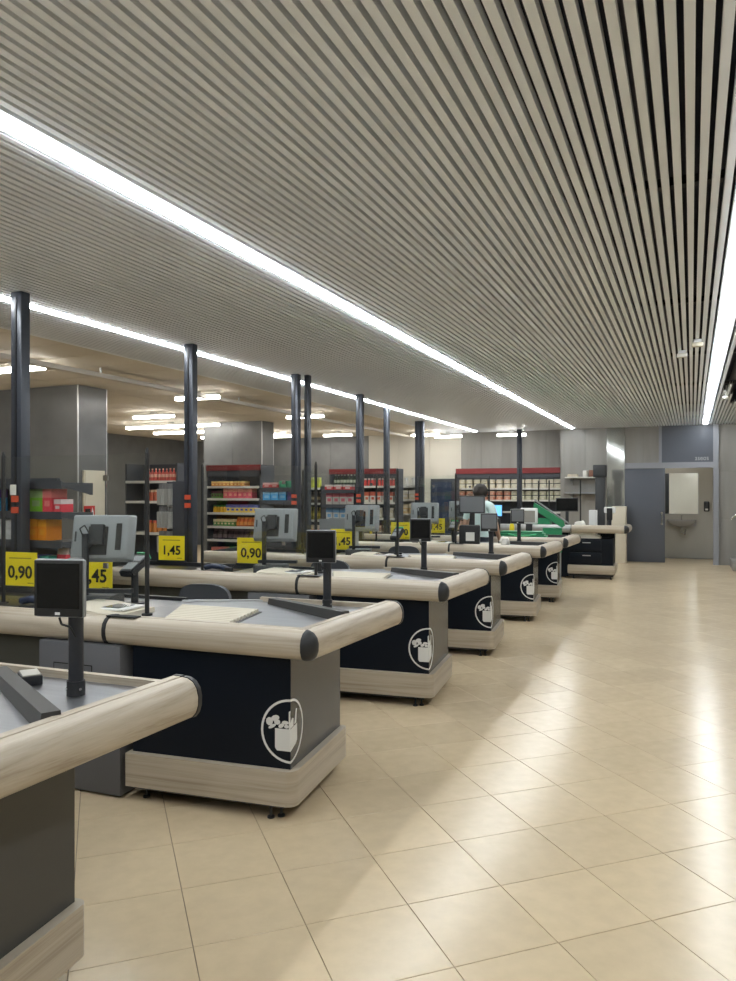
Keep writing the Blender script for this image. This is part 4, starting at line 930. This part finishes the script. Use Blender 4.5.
o = MB().rbox(-.07, .07, -.06, .06, 0, .30, .01).obj('white_canister', WHITE); o.location = fd(-.60, .55, .9205); tag(o, 'white box beside the dark tower on the far desk', 'box')
t = thing('label_tower', 'tall dark column with a wider head behind the far desk', 'column', (-1.68, 15.6, 0))
MB().rbox(-.09, .09, -.08, .08, .02, 1.95, .01).obj('shaft', mat('tower_slate', (.03, .033, .036), .45), t); MB().rbox(-.13, .13, -.11, .10, 1.85, 2.10, .015).obj('head', MATS['tower_slate'], t); MB().box(-.16, .16, -.14, .14, 0, .0195).obj('foot', DARK, t)
for x_, lab in ((-1.62, 'leftmost thin black rod on the far desk'), (-1.42, 'second thin black rod on the far desk'), (-.84, 'thin black rod left of the white far desk box')):
    o = MB().tube((0, 0, 0), (0, 0, .86), .013, n=8).tube((0, 0, 0), (0, 0, .012), .035, n=10).obj('screen_rod', INK); o.location = fd(x_, .68, .9205); tag(o, lab, 'rod', 'rods on the far desk')
# wall board shelf with books by the pier
for k, (z, lab) in enumerate(((1.87, 'upper white wall shelf on the pier'), (1.52, 'lower grey wall shelf on the pier'))):
    t = thing('pier_shelf', lab, 'shelf', (-2.22, 17.6, z), 0, 'shelves on the pier')
    MB().box(-.42, .42, -.28, -.001, 0, .03).obj('board', [SHELFW, GREYP][k], t)
    for xx in (-.3, .3): MB().plate_x([(-.25, -.001), (-.001, -.15), (-.001, -.001)], xx, xx+.015).obj('bracket', ALU, t)
for k, (x, w2, c, lab) in enumerate(((-2.48, .22, (.5, .44, .34), 'tan folder lying on the upper pier shelf'), (-2.20, .10, (.62, .6, .55), 'white upright binder on the upper pier shelf'), (-2.05, .13, (.22, .10, .06), 'brown box on the upper pier shelf'))):
    o = MB().rbox(-w2/2, w2/2, -.09, .09, 0, [.06, .14, .15][k], .006).obj(['folder', 'binder', 'small_box'][k], pcol(c)); o.location = (x, 17.47, 1.9005); tag(o, lab, ['folder', 'binder', 'box'][k])
# green slanted slide-like trolley panel and stacked baskets behind the sixth counter
t = thing('shopping_trolley', 'green shopping trolley with slanted green basket and grey handle', 'trolley', (-2.22, 13.0, 0), R(10)); t.scale = (.72, .72, .97)
mb = MB(); prof = [(-.38, 1.42), (.30, 1.10), (.33, 1.02), (.26, .98), (-.40, 1.30)]
mb.plate(prof, -.22, .22).obj('basket_lid', GREEN, t)
MB().prism([(-.18, -.2), (.26, -.2), (.26, .2), (-.18, .2)], .55, .97).obj('basket', GREEN, t)
MB().path([(-.36, -.2, 1.46), (.40, -.2, 1.06), (.40, .2, 1.06), (-.36, .2, 1.46), (-.36, -.2, 1.46)], .014).obj('handle', GREYP, t)
for sx in (-.15, .23):
    for sy in (-.17, .17): MB().tube((sx, sy, .06), (sx, sy, .549), .014).lathe([(0, 0), (.02, .004), (.04, .03), (.02, .07), (0, .075)], 8, c=(sx, sy)).obj('leg', GREYP, t)
t = thing('green_basket', 'dark green shopping basket on the far desk left of the monitor', 'basket', fd(-1.55, .40, .9205), 0)
MB().prism([(-.2, -.14), (.2, -.14), (.2, .14), (-.2, .14)], 0, .012).obj('bottom', GREEN, t)
for a_ in ((-.2, .2, -.14, -.128), (-.2, .2, .128, .14), (-.2, -.188, -.1275, .1275), (.188, .2, -.1275, .1275)): MB().box(*a_, .0125, .14).obj('side', GREEN, t)
MB().path([(-.2, 0, .14), (-.15, 0, .24), (.15, 0, .24), (.2, 0, .14)], .009).obj('handle', DARK, t)

# ------------------------------------------------------------------ people
def person(label, loc, rz, H, shirt, hair, curly, strap):
    t = thing('person', label, 'person', loc, rz); s = H/1.70
    me = bpy.data.meshes.new('body'); V = []; E = []; RD = []
    def P(p, r, par=None):
        V.append(Vector(p)*s); RD.append((r[0]*s, r[1]*s) if isinstance(r, tuple) else (r*s, r*s))
        if par is not None: E.append((par, len(V)-1))
        return len(V)-1
    pel = P((0, 0, .92), (.155, .115)); wa = P((0, .01, 1.08), (.135, .10), pel); cht = P((0, 0, 1.27), (.155, .11), wa); up = P((0, -.01, 1.40), (.115, .085), cht)
    nk = P((0, .005, 1.47), .052, up); hd0 = P((0, .015, 1.53), .070, nk); hd1 = P((0, .02, 1.60), .083, hd0); P((0, .015, 1.66), .068, hd1)
    for sd in (-1, 1):
        sh = P((sd*.17, -.01, 1.385), .062, up); el = P((sd*.235, -.01, 1.12), .044, sh); wr = P((sd*.225, .14, .93), .028, el)
        pm = P((sd*.22, .19, .885), .030, wr)
        for k, (dx, L_) in enumerate(((-.027, .06), (-.009, .072), (.009, .070), (.026, .055))):
            a = P((sd*.22+dx, .225, .862), .0095, pm); b_ = P((sd*.22+dx, .225+L_*.5, .838), .0085, a); P((sd*.22+dx, .225+L_*.7, .80), .0075, b_)
        a = P((sd*.22-sd*.035, .205, .865), .010, pm); P((sd*.22-sd*.05, .24, .845), .0085, a)
        hp = P((sd*.095, 0, .86), .095, pel); kn = P((sd*.105, .015, .48), .060, hp); an = P((sd*.11, -.01, .085), .040, kn); P((sd*.12, .13, .040), .036, an)
    me.from_pydata([tuple(v) for v in V], E, []); me.update()
    o = bpy.data.objects.new('body', me); COL.objects.link(o)
    md = o.modifiers.new('skin', 'SKIN'); md.use_smooth_shade = True
    for k, sv in enumerate(me.skin_vertices[0].data): sv.radius = RD[k]; sv.use_root = (k == 0)
    sb = o.modifiers.new('sub', 'SUBSURF'); sb.levels = 2; sb.render_levels = 2
    dg = bpy.context.evaluated_depsgraph_get(); dg.update()
    m2 = bpy.data.meshes.new_from_object(o.evaluated_get(dg)); bpy.data.objects.remove(o)
    m2.materials.clear(); m2.materials.append(SKIN); body = link('body', m2, t)
    def shell(name, cond, off, m):
        bm = bmesh.new(); bm.from_mesh(m2); bm.normal_update()
        dl = [f for f in bm.faces if not cond(f.calc_center_median()/s)]; bmesh.ops.delete(bm, geom=dl, context='FACES')
        for v in bm.verts: v.co += v.normal*off
        mm = bpy.data.meshes.new(name); bm.to_mesh(mm); bm.free(); mm.materials.clear(); mm.materials.append(m); return link(name, mm, t)
    shell('shirt', lambda c: .96 < c.z < 1.455 and not (abs(c.x) > .16 and c.z < 1.20), .010, shirt)
    shell('trousers', lambda c:   .09 < c.z <= 1.0 and abs(c.x) < .19 and c.y < .14, .008, TROUS)
    shell('shoe', lambda c: c.z <= .095 and c.x < 0, .008, INK); shell('shoe', lambda c: c.z <= .095 and c.x > 0, .008, INK)
    bm = bmesh.new(); bmesh.ops.create_icosphere(bm, subdivisions=3, radius=.112*s)
    for v in bm.verts:
        n_ = v.co.normalized(); k = 1.0
        if curly: k = 1 + .10*math.sin(n_.x*19+2)*math.sin(n_.y*17)*math.sin(n_.z*18+1) + random.uniform(-.05, .05)
        v.co = Vector((v.co.x*k*.98, v.co.y*k*.98, v.co.z*k))
        if v.co.y > .045*s and v.co.z < .05*s: v.co.y = .045*s          # face opening
    MB().bm(bm, 0, True, Matrix.Translation((0, -.005*s, 1.605*s))).obj('hair', hair, t)
    for sd in (-1, 1):
        MB().lathe([(0, -.012), (.012, 0), (0, .012)], 8, c=(sd*.03*s, .094*s)).obj('eye', INK, t).location = (0, 0, 1.60*s)
        MB().rbox(sd*.082*s-.008, sd*.082*s+.008, -.005, .03, 1.57*s, 1.63*s, .006).obj('ear', SKIN, t)
    MB().add([(-.014*s, .092*s, 1.555*s), (.014*s, .092*s, 1.555*s), (0, .118*s, 1.56*s), (0, .09*s, 1.60*s)], [(0, 1, 2), (0, 2, 3), (1, 3, 2), (0, 3, 1)]).obj('nose', SKIN, t)
    MB().box(-.022*s, .022*s, .085*s, .096*s, 1.528*s, 1.536*s).obj('mouth', mat('lips', (.4, .14, .12), .5), t)
    if strap: MB().path([(-.10*s, -.135*s, 1.10*s), (-.09*s, -.14*s, 1.28*s), (-.075*s, -.105*s, 1.43*s), (-.07*s, -.02*s, 1.47*s), (-.075*s, .09*s, 1.40*s), (-.09*s, .13*s, 1.25*s)], .013, n=6).obj('strap', INK, t)
    return t
person('person in a pale mint shirt with curly dark hair, seen from behind', (-2.72, 10.27, 0), R(-10), 1.66, SHIRT, HAIR, True, True)
person('person with brown hair half hidden behind the mint shirted person', (-3.42, 12.25, 0), R(150), 1.52, mat('brown_shirt', (.12, .07, .05), .8), HAIRB, False, False)
